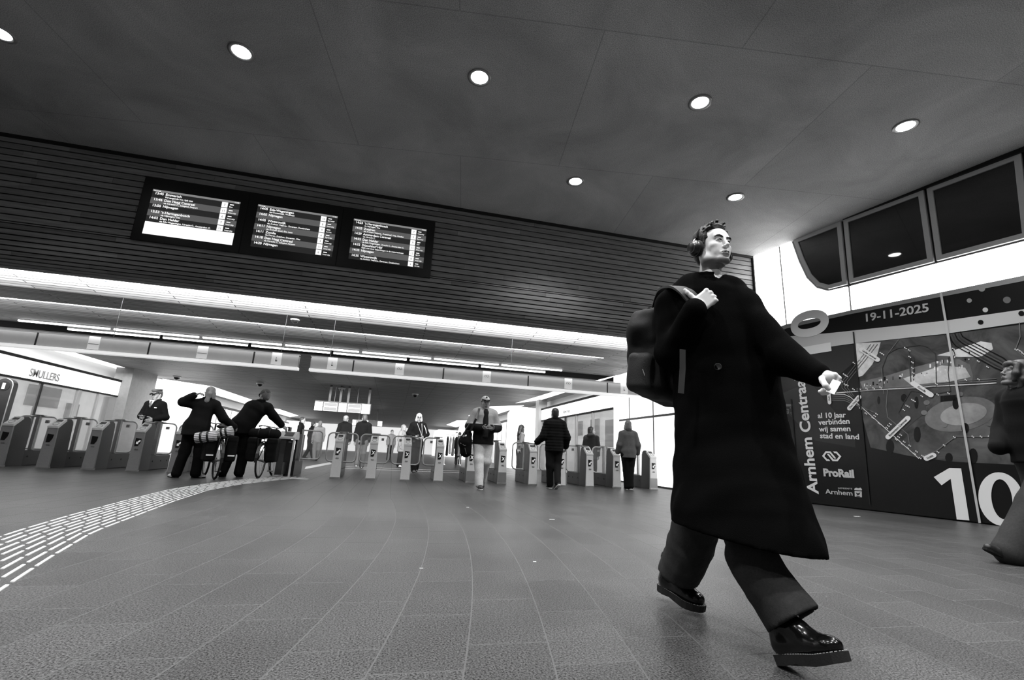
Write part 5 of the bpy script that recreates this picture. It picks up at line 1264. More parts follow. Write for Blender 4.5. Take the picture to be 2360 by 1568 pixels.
# ================================================================== the other people
CL = {}
def cloth(v, name=None, var=.2, vs=60):
    k = 'cloth_%03d' % int(v*1000) if name is None else name
    return mat(k, v, .85, spec=.12, bump=.3, bscale=300, var=var, vscale=vs)
def person(label, base, h, yaw, pose=None, jacket=None, trousers=None, shoes=.1, hair=None, cap=None, skin=None, group=None, vox=.0105, detail=True, lean=0.0, tone=None):
    """a figure of height h standing at base; yaw 0 faces the viewer (-Y), local +x is then the viewer's right.
    pose joints are fractions of h: el/wr for both arms, kn/an for both legs, in local coordinates"""
    p = dict(shx=.094, shz=.812, el={1: (.124, .012, .635), -1: (-.124, .012, .635)}, wr={1: (.13, -.03, .49), -1: (-.13, -.03, .49)}, hip=.052,
             kn={1: (.054, -.008, .28), -1: (-.054, -.008, .28)}, an={1: (.056, .012, .045), -1: (-.056, .012, .045)}, ft={1: 0.0, -1: 0.0}, fp={1: 0.0, -1: 0.0}, head=(0, -.014, .930), hyaw=0.0, hpitch=0.0, sp=(0, 0), hands=(1, -1), curl=.55, hd={}, hn={})
    if pose:
        for k, v in pose.items(): p[k] = {**p[k], **v} if isinstance(v, dict) else v
    Rb = rotz(yaw); X = xform(Rb, base, h)
    t = empty('person', tuple(base), label, 'person', group)
    sx, sy = p['sp']                                              # shoulders moved against the hips: leaning
    chest = V3(sx, sy, p['shz']); neck = V3(sx, sy+.004, p['shz']+.035); hipc = V3(0, 0, .53)
    hd = np.array(p['head'], float)+V3(sx, sy, 0)*1.0
    hs = .141/.235                                               # head size in fractions of h
    Rh = rotz(p['hyaw'])@rotx(-p['hpitch'])
    # ---- body
    b = SDF(vox/h)
    b.chain([hipc, (hipc+chest)/2, chest, neck], [.066, .054, .044, .030], .03)
    sh = {q: V3(sx+q*p['shx'], sy, p['shz']) for q in (1, -1)}
    for q in (1, -1):
        b.chain([chest, sh[q]], [.042, .032], .02); b.chain([sh[q], V3(*p['el'][q]), V3(*p['wr'][q])], [.03, .024, .016], .015)
        b.chain([V3(q*p['hip'], 0, .515), V3(*p['kn'][q]), V3(*p['an'][q])], [.05, .034, .022], .02)
    fields = [b]; xfs = [X]
    hx_ = (lambda P, f=xform(Rh*1.0, hd, hs): X(f(P)))
    if not detail: pass
    hf = head_field(.0055 if detail else .009, detail, True, True, True); fields.append(hf); xfs.append(hx_)
    for q in p['hands']:
        w = V3(*p['wr'][q]); d = nz(w-V3(*p['el'][q])); pn = nz(V3(-q*.9, -.2, -.3))
        if q in p['hd']: d = nz(p['hd'][q])
        if q in p['hn']: pn = nz(p['hn'][q])
        f = SDF(.0055/h); hand_ops(f, w*1.0, d, pn, 1 if np.cross(d, pn)[1] < 0 else -1, .56, [p['curl']]*4, (.4, .5), .05, .003); fields.append(f); xfs.append(X)
    def tonef(P):
        L = ((np.asarray(P)-np.array(base))@Rb)/h; Lh = ((L-hd)@Rh)/hs; tt = np.ones(len(P)); m_ = (np.abs(Lh) < .17).all(1)
        q_ = face_tone(Lh[m_]); q_ = np.where((Lh[m_][:, 2] < -.085), np.maximum(q_, .75), q_); tt[m_] = q_; return tt*(tone or 1.0)
    sdf_object('body', fields, skin or M_skin_far, t, xfs, tonef)
    # ---- jacket
    if jacket:
        j = dict(v=.1, len=.44, w=.104, d=.072, sleeve=.040, cuff=.031, hood=False, puff=0, flare=1.0, collar=True, name='jacket', short=0.0); j.update(jacket)
        s = SDF(vox/h); zb = j['len']
        ctr = lambda z: V3(sx*np.clip((z-.53)/(p['shz']-.53), 0, 1.2), sy*np.clip((z-.53)/(p['shz']-.53), 0, 1.2), z)
        s.loft([(ctr(p['shz']+.022), .062, .05), (ctr(p['shz']-.03), j['w'], j['d']), (ctr(.66), j['w']*.97, j['d']*1.04), (ctr(.55), j['w']*.95*j['flare'], j['d']*1.05*j['flare']), (ctr(zb), j['w']*.98*j['flare'], j['d']*1.1*j['flare'])], (1, 0, 0), .02, .012)
        for q in (1, -1):
            e, w = V3(*p['el'][q]), V3(*p['wr'][q])
            s.chain([V3(sx+q*.06, sy, p['shz']+.006), sh[q]+V3(0, 0, -.012), e, w-(w-e)*(.10+j['short'])], [j['sleeve']*1.05, j['sleeve']*1.08, j['sleeve'], j['cuff']], .018)
        if j['hood']: s.ell(hd+V3(0, .075, -.085), (.075, .05, .045), k=.03)
        if j['puff']: s.ops.append((lambda Xp, a=j['puff']: -a*np.abs(np.sin(Xp[..., 2]*85)), None, None, 0, 'd'))
        s.wrinkle(.006, V3(22, 22, 14), int(h*1000) % 17)
        s.cut(ctr(zb)+V3(0, 0, .0), (0, 0, -1), .004)
        s.cap(neck+V3(0, -.022, .0), hd+V3(0, .012, -.06), .030, .034, .006, 's')
        jo = sdf_object(j['name'], s, cloth(j['v']), t, [X])
        if j['collar']:
            c = SDF(.0065/h); nb = neck*.5+(hd+V3(0, .022, -.075))*.5+V3(0, 0, -.006)
            rr = [nb+V3(.045*math.cos(a), .044*math.sin(a), .008*math.sin(a)) for a in np.linspace(R(-68), R(248), 13)]
            for a_, b_ in zip(rr[:-1], rr[1:]):
                for k_ in (0, .013, .026): c.cap(a_+V3(0, 0, k_), b_+V3(0, 0, k_), .0085, k=.006)
            sdf_object('collar', c, cloth(j.get('cv', j['v']*.8)), jo, [X])
        if 'yoke' in j:      # a differently coloured upper part
            y = SDF(vox/h); y.ops += [o for o in s.ops if o[4] != 'x']; y.ops.append((lambda Xp: np.full(Xp.shape[:-1], -.0035), None, None, 0, 'd')); y.cut(V3(0, 0, j['yoke'][1]), (0, 0, -1), .003)
            sdf_object('yoke', y, cloth(j['yoke'][0]), jo, [X])
        if 'front' in j:     # open front that shows a shirt
            f = SDF(.007/h); yb = -j['d']*1.03
            f.ecap(ctr(.815)+V3(0, -.034, 0), ctr(.56)+V3(0, -.042, 0), (.042, .060), (.046, .068), (1, 0, 0)); sdf_object('shirt', f, cloth(j['front']), t, [X])
    # ---- trousers
    if trousers:
        tv = dict(v=.08, hip=.088, knee=.05, hem=.045, name='trousers'); tv.update(trousers)
        s = SDF(vox/h)
        s.loft([(V3(0, 0, .56), tv['hip']*.98, .066), (V3(0, 0, .49), tv['hip']*1.08, .075)], (1, 0, 0), .02)
        for q in (1, -1):
            a = V3(*p['an'][q]); k_ = V3(*p['kn'][q])
            s.chain([V3(q*p['hip'], 0, .495), k_, a+(k_-a)*.02], [.068, tv['knee'], tv['hem']], .02)
        s.wrinkle(.005, V3(26, 26, 18), 5); s.cut(V3(0, 0, .57), (0, 0, 1)) ; 
        sdf_object(tv['name'], s, cloth(tv['v']), t, [X])
    # ---- shoes
    for q in (1, -1):
        a = V3(*p['an'][q]); yw = p['ft'][q]; pt = p['fp'][q]
        Rf = rotz(yw)@rotx(-pt)
        loc = xform(Rf, a-Rf@V3(0, .0, .045))
        s = SDF(.0065/h)
        s.chain([(0, .012, .024), (0, -.05, .021), (0, -.098, .017)], [.0235, .0235, .018], .015); s.cap((0, .008, .03), (0, .004, .055), .022, .021, .01); s.cut((0, 0, .0025), (0, 0, -1), .002)
        so = sdf_object('shoe', s, mat('shoe_%03d' % int(shoes*100), shoes, .5), t, [lambda P, l=loc: X(l(P))])
        m = MB(); ol = [(.0, .037), (.018, .03), (.0235, .0), (.022, -.05), (.021, -.09), (.012, -.112), (0, -.117)]; ol = ol+[(-x, y) for x, y in ol[-2:0:-1]]
        n_ = len(ol); vs = [X(loc(V3(x, y, 0))) for x, y in ol]+[X(loc(V3(x, y, .010))) for x, y in ol]
        m.add(vs, [tuple(range(n_)), tuple(range(n_, 2*n_))[::-1]]+[(i, (i+1) % n_, n_+(i+1) % n_, n_+i) for i in range(n_)]); m.build('sole', cloth(.85 if shoes in (.09, .22, .4) else .10, 'sole_%d' % int(shoes*100)), so, fixn=True)
    # ---- hair and caps (head coordinates)
    if hair:
        hv = dict(v=.1, kind='short'); hv.update(hair)
        s = SDF(.0065)
        s.ell((0, .022, .046), (.081, .099, .089), k=.005); s.ell((0, .058, -.015), (.068, .055, .08), k=.03)
        if hv['kind'] in ('long', 'pony', 'bob'):
            s.ell((0, .04, -.04), (.083, .075, .09), k=.02)
            if hv['kind'] == 'long': s.chain([(0, .07, -.02), (.0, .10, -.16), (0, .105, -.33), (0, .10, -.42)], [.075, .068, .05, .02], .03); [s.chain([(q*.07, .01, -.02), (q*.075, .02, -.14), (q*.06, .04, -.26)], [.025, .026, .012], .02) for q in (1, -1)]
            if hv['kind'] == 'bob': [s.chain([(q*.066, .0, .0), (q*.07, .005, -.07), (q*.066, .0, -.135)], [.026, .03, .018], .02) for q in (1, -1)]; s.ell((0, .05, -.09), (.078, .055, .07), k=.03)
            if hv['kind'] == 'pony': s.chain([(.0, .10, .03), (.03, .13, -.02), (.05, .12, -.14), (.055, .10, -.24), (.06, .09, -.33)], [.03, .038, .036, .024, .008], .02); s.chain([(-.05, .06, .0), (-.06, .06, -.1), (-.05, .05, -.16)], [.035, .03, .012], .02)
        s.ell((0, -.078, -.004), (.066, .062, .074), k=.01, op='s')
        if hv.get('fringe'): s.ell((0, -.072, .058), (.062, .040, .036), k=.02); [s.chain([(q*.06, -.05, .05), (q*.072, -.05, -.03), (q*.066, -.05, -.09)], [.022, .024, .012], .02) for q in (1, -1)]
        if hv['kind'] == 'short': s.cut((0, 0, -.075), (0, -.3, -1)); [s.ell((q*.07, -.05, -.05), (.03, .058, .085), k=.008, op='s') for q in (1, -1)]
        s.wrinkle(.004, V3(70, 70, 26), 3)
        ho = sdf_object('hair', s, mat('hair_%03d' % int(hv['v']*100), hv['v'], .5, bump=.6, bscale=140, var=.35, vscale=70), t, [hx_])
    if cap:
        cv = dict(v=.1, brim=.08, front=None, kind='cap'); cv.update(cap)
        s = SDF(.006); s.ell((0, .018, .052), (.085, .102, .084), k=.004); s.cut((0, 0, .036), (0, -.16, -1), .004)
        if cv['kind'] == 'peaked': s.ell((0, .01, .112), (.097, .110, .026), k=.02); s.ell((0, -.06, .105), (.06, .04, .04), k=.03)
        co = sdf_object('cap', s, cloth(cv['v']), t, [hx_])
        m = MB(); A = np.linspace(R(200), R(340), 13); up = [V3(.084*math.cos(a), .018+.100*math.sin(a), .040+.02*abs(math.cos(a))) for a in A]; lo = [V3(.080*math.cos(a), .018+.190*math.sin(a)+.0, .014+.034*abs(math.cos(a))) for a in A]
        for i in range(12): m.slab([hx_(up[i]), hx_(up[i+1]), hx_(lo[i+1]), hx_(lo[i])], hx_(V3(0, 0, .007))-hx_(V3(0, 0, 0)))
        m.build('brim', cloth(cv['brim']), co)
        if cv['front']:
            q = MB(); q.disc(hx_(V3(0, -.0745, .100)), hx_(V3(0, -1, .62))-hx_(V3(0, 0, 0)), .016*.6*h, 16, 0, None, .006); q.build('badge', cloth(.12), co)
    return t, X, hx_
def fl(px, py): return onZ(px, py, 0.0)
# --- man in the cap, coming towards us with a duffel bag
cb = fl(1105, 1128)*1.0; CH = 1.86
capman, CX, _ = person('man in a pale cap and two-tone jacket walking out with a phone and duffel bag', cb+V3(.05, .22, 0), CH, R(3), dict(
    el={1: (.165, .01, .66), -1: (-.165, .01, .66)}, wr={1: (.075, -.13, .635), -1: (-.045, -.135, .645)}, kn={1: (.055, .01, .29), -1: (-.045, -.055, .30)}, an={1: (.055, .15, .10), -1: (-.035, -.11, .045)}, fp={1: -.7, -1: 0.0}, shz=.82, hd={1: V3(-.6, -.5, .1), -1: V3(.6, -.5, .0)}, hn={1: V3(-.3, .3, .9), -1: V3(.3, .3, .9)}, curl=.5),
    dict(v=.09, len=.47, w=.112, d=.08, sleeve=.048, cuff=.038, flare=1.08, yoke=(.66, .685), front=.14), dict(v=.80, hip=.094, knee=.054, hem=.043), shoes=.22, hair=dict(v=.2), cap=dict(v=.80, brim=.06, front=.82))
ph = empty('phone', tuple(CX(V3(.015, -.185, .64))), 'dark phone held by the man in the cap', 'phone')
m = MB(); m.box((-.07, -.004, -.035), (.07, .004, .035), bev=.003, mtx=Matrix.Translation(Vector(CX(V3(.015, -.185, .648)))) @ Matrix.Rotation(R(-40), 4, 'X')); m.build('phone_case', M_black, ph)
db = empty('duffel_bag', tuple(CX(V3(-.19, -.03, .38))), 'black duffel bag with pale lettering hanging from the shoulder of the capped man', 'bag')
s = SDF(.008); ctr = CX(V3(-.205, -.035, .475)); s.chain([ctr+V3(.03, 0, .16), ctr+V3(.0, 0, .02), ctr+V3(.02, 0, -.17)], [.10, .135, .115], .03); s.wrinkle(.008, V3(20, 20, 20), 2)
bo = sdf_object('bag_body', s, cloth(.045), db)
m = MB(); m.ribbon([CX(V3(-.17, -.09, .60)), CX(V3(-.115, -.098, .74)), CX(V3(-.075, -.05, .858)), CX(V3(-.07, .03, .86)), CX(V3(-.12, .10, .74)), CX(V3(-.19, .06, .60))], [V3(0, -1, .1), V3(0, -1, .2), V3(0, -.2, 1), V3(0, .2, 1), V3(0, 1, .1), V3(0, 1, 0)], .045, .008); m.build('strap', M_black, db)
m = MB()
for sg in (-1, 1): m.tube([ctr+V3(-.06, -.12, .10), ctr+V3(-.03, -.13+.02*sg, .26), ctr+V3(.04, -.11, .38)], .010, 6)
m.build('handle', M_black, db)
m = MB(); m.tube([ctr+V3(-.11, -.09, -.01), ctr+V3(-.03, -.135, -.055), ctr+V3(.07, -.115, -.02)], .004, 6); m.tube([ctr+V3(-.02, -.13, -.10), ctr+V3(.02, -.125, -.22)], .003, 6); m.build('zip', M_frame, bo)
m = MB(); m.slab([ctr+V3(-.075, -.105, .115), ctr+V3(.0, -.118, .135), ctr+V3(.0, -.113, .165), ctr+V3(-.07, -.10, .145)], (0, -.004, 0)); m.build('logo_patch', M_pwhite, bo)
# --- man seen from behind in the black padded jacket
person('man seen from behind in a black padded jacket and dark jeans at a gate', fl(1275, 1127), 1.78, R(176), dict(
    el={1: (.145, .0, .64), -1: (-.155, .01, .64)}, wr={1: (.21, -.10, .56), -1: (-.165, -.06, .52)}, kn={1: (.05, -.01, .28), -1: (-.045, .0, .29)}, an={1: (.03, -.05, .045), -1: (-.02, .13, .08)}, fp={-1: -.5}, ft={1: .1, -1: .2}),
    dict(v=.05, len=.46, w=.118, d=.09, sleeve=.050, cuff=.040, puff=.004), dict(v=.085, hip=.088, knee=.05, hem=.042), shoes=.09, hair=dict(v=.14))
# --- woman with the tweed jacket, from behind, right end
person('woman seen from behind in a grey tweed jacket with tied-back hair, by the lit wall', fl(1449, 1129), 1.66, R(172), dict(
    el={1: (.135, .0, .64), -1: (-.14, .02, .64)}, wr={1: (.15, -.05, .52), -1: (-.15, -.03, .52)}, kn={1: (.03, -.01, .28), -1: (-.03, .0, .28)}, an={1: (.025, .0, .045), -1: (-.01, .05, .05)}, hands=(), hyaw=R(0)),
    dict(v=.34, len=.455, w=.108, d=.08, sleeve=.046, cuff=.038, flare=1.1), dict(v=.05, hip=.09, knee=.052, hem=.046), shoes=.4, hair=dict(v=.42, kind='bob'))
# --- person with the dark bob and hooded coat behind a gate
person('person with a black bob and hooded dark coat, behind the gates', onY(1362, 1105, 13.0)*V3(1, 1, 0), 1.58, R(150), dict(hyaw=R(-75)),
    dict(v=.24, len=.42, w=.108, d=.08, sleeve=.045, hood=True, flare=1.08), dict(v=.12), shoes=.12, hair=dict(v=.05, kind='bob'))
# --- long haired woman
person('woman with long black hair in a grey top, behind the gates', onY(1197, 1085, 15.0)*V3(1, 1, 0), 1.63, R(100), dict(hyaw=R(20), el={1: (.14, -.03, .64), -1: (-.15, .06, .64)}, wr={1: (.10, -.14, .58), -1: (-.14, .09, .54)}),
    dict(v=.42, len=.48, w=.092, d=.066, sleeve=.036), dict(v=.1), shoes=.1, hair=dict(v=.05, kind='long'))
# --- white haired person with sunglasses
wb_ = fl(954, 1090)
wp, WX, WH = person('white-haired person with sunglasses and a black tracksuit with a pale stripe, behind a gate', wb_, 1.80, R(4), dict(
    el={1: (.165, .02, .66), -1: (-.15, .0, .66)}, wr={1: (.085, -.12, .60), -1: (-.05, -.13, .60)}, kn={1: (.045, -.01, .28), -1: (-.04, -.03, .29)}, an={1: (.03, .06, .06), -1: (-.01, -.03, .045)}),
    dict(v=.06, len=.42, w=.108, d=.078, sleeve=.045), dict(v=.055, hip=.09, knee=.056, hem=.048), shoes=.3, hair=dict(v=.92, kind='bob'), tone=.8)
sg_ = empty('sunglasses', tuple(WH(V3(0, -.1, 0))), 'dark sunglasses on the white-haired person', 'sunglasses')
for q in (-1, 1): m = MB(); m.lathe([(0, .004), (.020, .003), (.024, 0), (0, -.002)], V3(0, 0, 0), (0, -1, 0), 14); m.v = [tuple(WH(np.array(p)*V3(1, 1, .85)+V3(q*.031, -.098, .0))) for p in m.v]; m.build('lens', M_black, sg_)
m = MB(); m.tube([WH(V3(-.06, -.092, .008)), WH(V3(0, -.106, .008)), WH(V3(.06, -.092, .008))], .003, 5); m.build('frame', M_black, sg_)
m = MB(); m.tube([WX(V3(.09, -.075, .80)), WX(V3(.125, -.06, .74)), WX(V3(.15, -.045, .66))], .012, 6); m.build('stripe', M_pwhite, [o for o in wp.children if o.name.startswith('jacket')][0])
m = MB(); m.tube([WX(V3(-.03, -.07, .83)), WX(V3(.0, -.10, .76)), WX(V3(.045, -.11, .66)), WX(V3(.06, -.135, .60))], .006, 6); m.tube([WX(V3(.05, -.06, .83)), WX(V3(.06, -.10, .72)), WX(V3(.06, -.13, .61))], .006, 6)
ln = m.build('neck_cord', M_pgrey, wp)
# --- others deeper in the passage
person('person in a pale coat behind the white-haired person', onY(922, 1064, 19.5)*V3(1, 1, 0), 1.62, R(60), dict(), dict(v=.60, len=.36, w=.11, sleeve=.044, flare=1.15), dict(v=.08), shoes=.85, hair=dict(v=.55, kind='bob'), detail=False, vox=.013)
person('person walking away in a dark jacket and pale beanie, behind the first gates', onY(786, 1052, 19.0)*V3(1, 1, 0), 1.80, R(172), dict(an={1: (.05, .02, .045), -1: (-.05, -.08, .045)}), dict(v=.09, len=.44, w=.108, sleeve=.044), dict(v=.2), shoes=.12, hair=dict(v=.5), cap=dict(v=.6, brim=.6), detail=False, vox=.013)
person('person walking away in a black coat and patterned trousers, behind the cross gate', onY(829, 1062, 17.0)*V3(1, 1, 0), 1.76, R(188), dict(kn={1: (.05, -.03, .28)}, an={1: (.06, .10, .07), -1: (-.05, -.06, .045)}), dict(v=.07, len=.44, w=.108, sleeve=.045), dict(v=.35), shoes=.8, hair=dict(v=.3), detail=False, vox=.013)
person('small person in a light top and black trousers far down the passage', onY(899, 1040, 28.0)*V3(1, 1, 0), 1.68, R(20), dict(), dict(v=.5, len=.5, w=.11), dict(v=.06), shoes=.1, hair=dict(v=.3), detail=False, vox=.016)
person('person in black walking at the left side of the passage, behind the wide gate', onY(712, 1046, 24.0)*V3(1, 1, 0), 1.72, R(130), dict(an={1: (.05, .10, .06), -1: (-.05, -.1, .045)}), dict(v=.08, len=.46), dict(v=.07), shoes=.1, hair=dict(v=.15), detail=False, vox=.016)
person('person in grey with a light bag walking far left of the passage', onY(728, 1048, 23.0)*V3(1, 1, 0), 1.72, R(200), dict(an={1: (.05, .10, .06), -1: (-.05, -.1, .045)}), dict(v=.45, len=.46), dict(v=.4), shoes=.1, hair=dict(v=.4), detail=False, vox=.016)
person('person half hidden behind the wide gate, dark jacket', onY(684, 1050, 20.0)*V3(1, 1, 0), 1.70, R(90), dict(), dict(v=.08, len=.46), dict(v=.12), shoes=.1, hair=dict(v=.2), detail=False, vox=.016)
person('person in a grey coat by the clothes racks far on the right', onY(1056, 1052, 26.0)*V3(1, 1, 0), 1.70, R(160), dict(), dict(v=.3, len=.36, flare=1.1), dict(v=.15), shoes=.1, hair=dict(v=.12), detail=False, vox=.016)
# --- uniformed man behind the left gates
up, UX_, UH = person('uniformed man with peaked cap, white shirt and tie, behind the left gates', onY(327, 1075, 13.6)*V3(1, 1, 0), 1.84, R(-12), dict(hyaw=R(-12), hpitch=R(-12), wr={1: (.08, -.10, .60), -1: (-.06, -.13, .63)}, el={1: (.15, .02, .64), -1: (-.15, .0, .64)}),
    dict(v=.055, len=.44, w=.112, d=.078, sleeve=.045), dict(v=.06), shoes=.08, hair=dict(v=.3), cap=dict(v=.35, brim=.08, kind='peaked'))
jk = [o for o in up.children if o.name.startswith('jacket')][0]
m = MB(); m.slab([UX_(V3(-.034, -.075, .855)), UX_(V3(.034, -.075, .855)), UX_(V3(.0, -.09, .755))], UX_(V3(0, -.01, 0))-UX_(V3(0, 0, 0))); so_ = m.build('shirt_front', M_pwhite, up)
m = MB(); m.slab([UX_(V3(-.009, -.089, .845)), UX_(V3(.009, -.089, .845)), UX_(V3(.012, -.101, .775)), UX_(V3(0, -.103, .76)), UX_(V3(-.012, -.101, .775))], UX_(V3(0, -.004, 0))-UX_(V3(0, 0, 0))); m.build('tie', cloth(.4), so_)
m = MB(); m.slab([UX_(V3(.055, -.092, .75)), UX_(V3(.085, -.088, .75)), UX_(V3(.085, -.088, .76)), UX_(V3(.055, -.092, .76))], (0, -.006, 0)); m.build('name_badge', M_pwhite, jk)
tb = empty('handheld_scanner', tuple(UX_(V3(-.06, -.18, .63))), 'pale handheld device of the uniformed man', 'device'); m = MB(); m.box((-.05, -.02, -.02), (.05, .09, .0), bev=.004, mtx=Matrix.Translation(Vector(UX_(V3(-.02, -.19, .645))))); m.build('device_case', M_frame, tb)
# ================================================================== bicycles and their riders
M_tyre = mat('black_tyre', .06, .75)
M_rim = mat('alloy_rim', .55, .35, .8)
M_bframe = mat('dark_bike_frame', .10, .35, .3)
def bicycle(label, base, yaw):
    """rear wheel touches the ground at base; local +y is ahead"""
    t = empty('bicycle', tuple(base), label, 'bicycle', 'loaded touring bicycles at the gates')
    X = xform(rotz(yaw), base); r = .345; WB = 1.06
    for y in (0, WB):
        m = MB(); m.tube([X(V3(0, y+r*math.cos(a)*.95, r+r*.95*math.sin(a))) for a in np.linspace(0, 2*math.pi, 37)[:-1]], .019, 8, closed=True); w = m.build('wheel', M_tyre, t)
        m = MB(); m.tube([X(V3(0, y+(r-.042)*math.cos(a), r+(r-.042)*math.sin(a))) for a in np.linspace(0, 2*math.pi, 37)[:-1]], .009, 6, closed=True)
        m.tube([X(V3(-.04, y, r)), X(V3(.04, y, r))], .018, 8); m.build('rim', M_rim, w)
        m = MB()
        for k in range(20):
            a = 2*math.pi*k/20; sd = .03*(1 if k % 2 else -1); m.tube([X(V3(sd, y+.02*math.cos(a+.6), r+.02*math.sin(a+.6))), X(V3(0, y+(r-.045)*math.cos(a), r+(r-.045)*math.sin(a)))], .0014, 4)
        sp = m.build('spokes', M_rim, w); sp['kind'] = 'stuff'
        m = MB(); m.ribbon([X(V3(0, y+(r+.03)*math.cos(a), r+(r+.03)*math.sin(a))) for a in np.linspace(R(15), R(185) if y == 0 else R(160), 14)], [X(V3(0, math.cos(a), math.sin(a)))-X(V3(0, 0, 0)) for a in np.linspace(R(15), R(185) if y == 0 else R(160), 14)], .05, .003); m.build('mudguard', M_black, t)
    bb = V3(0, .44, .29); st = V3(0, .27, .80); hd1, hd0 = V3(0, .84, .86), V3(0, .88, .70)
    m = MB()
    for a, b, rr in ((bb, st, .017), (hd0, bb, .019), (hd1, V3(0, .30, .72), .017), (hd1+V3(0, -.01, .02), hd0-V3(0, -.01, .02), .021)): m.tube([X(a), X(b)], rr, 8)
    for q in (-1, 1): m.tube([X(bb+V3(q*.03, 0, 0)), X(V3(q*.06, 0, .345))], .009, 6); m.tube([X(V3(q*.02, .30, .74)), X(V3(q*.06, 0, .345))], .008, 6)
    m.build('frame', M_bframe, t)
    m = MB()
    for q in (-1, 1): m.tube([X(V3(q*.05, .885, .67)), X(V3(q*.055, .96, .45)), X(V3(q*.055, WB, .345))], .010, 6)
    m.tube([X(V3(-.055, .885, .68)), X(V3(.055, .885, .68))], .014, 6); m.build('fork', M_bframe, t)
    m = MB(); m.tube([X(hd1), X(V3(0, .82, 1.0))], .014, 8); m.tube([X(V3(-.29, .62, 1.03)), X(V3(-.27, .74, 1.05)), X(V3(-.12, .84, 1.03)), X(V3(0, .84, 1.01)), X(V3(.12, .84, 1.03)), X(V3(.27, .74, 1.05)), X(V3(.29, .62, 1.03))], .011, 8); h = m.build('handlebar', M_rim, t)
    for q in (-1, 1): m = MB(); m.tube([X(V3(q*.292, .60, 1.03)), X(V3(q*.28, .70, 1.045))], .017, 8); m.build('grip', M_black, h)
    s = SDF(.008); s.chain([X(V3(0, .18, .955)), X(V3(0, .40, .95))], [.055, .018], .02); s.ell(X(V3(0, .17, .95)), (.09, .07, .035), rotz(yaw), .03); sdf_object('saddle', s, M_black, t)
    m = MB(); m.tube([X(st), X(V3(0, .245, .94))], .013, 8); m.build('seat_post', M_rim, t)
    m = MB()
    for q in (-1, 1): m.tube([X(V3(q*.06, .22, .76)), X(V3(q*.06, -.22, .76)), X(V3(q*.06, -.02, .36))], .006, 6); m.tube([X(V3(q*.06, -.2, .76)), X(V3(q*.07, 0, .345))], .006, 6)
    for y in (-.22, -.06, .1): m.tube([X(V3(-.06, y, .76)), X(V3(.06, y, .76))], .006, 6)
    m.build('carrier', M_black, t)
    m = MB(); m.tube([X(V3(.05, .44, .29)), X(V3(.07, .40, .13))], .009, 6); m.tube([X(V3(-.05, .44, .29)), X(V3(-.07, .48, .45))], .009, 6); m.box((.06, .35, .115), (.15, .44, .135), mtx=Matrix([[*X(V3(1, 0, 0))-X(V3(0, 0, 0))], [0, 0, 0], [0, 0, 0]]).to_4x4() if False else (Matrix.Translation(Vector(base)) @ Matrix.Rotation(yaw, 4, 'Z'))); m.build('crank', M_rim, t)
    m = MB(); m.disc(X(V3(.055, .44, .29)), X(V3(1, 0, 0))-X(V3(0, 0, 0)), .085, 24, 0, .06, .004); m.build('chainring', M_rim, t)
    return t, X
def pannier(X, q, label, w=.17, strip=True, y0=.0, drop=0.0):
    t = empty('pannier_bag', tuple(X(V3(q*.16, y0, .35))), label, 'bag', 'pannier bags on the bicycles')
    Rm = np.stack([X(V3(1, 0, 0))-X(V3(0, 0, 0)), X(V3(0, 1, 0))-X(V3(0, 0, 0)), V3(0, 0, 1)], 1)
    s = SDF(.009); s.box(X(V3(q*(.085+w/2), y0, .53-drop)), (w/2, .17, .21), Rm, .045, .02); s.box(X(V3(q*(.085+w/2), y0, .73-drop)), (w/2*1.04, .175, .06), Rm, .04, .02); s.wrinkle(.006, V3(22, 22, 22), 4)
    sdf_object('bag_body', s, cloth(.05), t)
    if strip:
        m = MB(); m.box((q*(.085+w/2)-.055, y0-.182, .42), (q*(.085+w/2)+.055, y0-.166, .445)); m.v = [tuple(X(np.array(p))) for p in m.v]; m.build('reflective_strip', M_pwhite, t)
    return t
b1 = onZ(493, 1106)
bk1, B1 = bicycle('bicycle seen from behind with black panniers and a striped mat on its carrier', b1, R(27))
pannier(B1, -1, 'left black pannier with pale strip under the striped mat'); pannier(B1, 1, 'right black pannier with pale strip, between the two cyclists')
b2 = onZ(598, 1103)
bk2, B2 = bicycle('bicycle with a loaded carrier beside the bent man, near the wide gate', b2-RH*.03, R(-1))
pannier(B2, -1, 'black pannier against the legs of the bent man', .18, False); pannier(B2, 1, 'black pannier on the gate side of the second bicycle', .2, False)
rb = empty('rolled_bag', tuple(B2(V3(0, 0, .8))), 'dark rolled bag on the carrier of the second bicycle', 'bag'); s = SDF(.009); s.cap(B2(V3(-.2, -.02, .87)), B2(V3(.2, -.02, .87)), .105, .10); s.wrinkle(.010, V3(20, 20, 20), 3); sdf_object('bag_body', s, cloth(.075), rb)
m = MB()
for q in (-.1, .1): m.tube([B2(V3(q, -.02+.108*math.cos(a), .87+.108*math.sin(a))) for a in np.linspace(0, 2*math.pi, 17)[:-1]], .008, 6, closed=True)
m.build('strap', M_black, rb)
def stripes():
    m_, nt, b = nodes('striped_mat'); tc = N(nt, 'ShaderNodeTexCoord'); sp = N(nt, 'ShaderNodeSeparateXYZ'); nt.links.new(tc.outputs['Object'], sp.inputs[0])
    w = mth(nt, 'GREATER_THAN', mth(nt, 'FRACT', mth(nt, 'MULTIPLY', mth(nt, 'ADD', sp.outputs['Z'], mth(nt, 'MULTIPLY', sp.outputs['X'], -.16)), 32.0)), .38)
    nt.links.new(mth(nt, 'MULTIPLY_ADD', w, .8, .03), b.inputs['Base Color']); b.inputs['Roughness'].default_value = .8; return m_
M_strip = stripes()
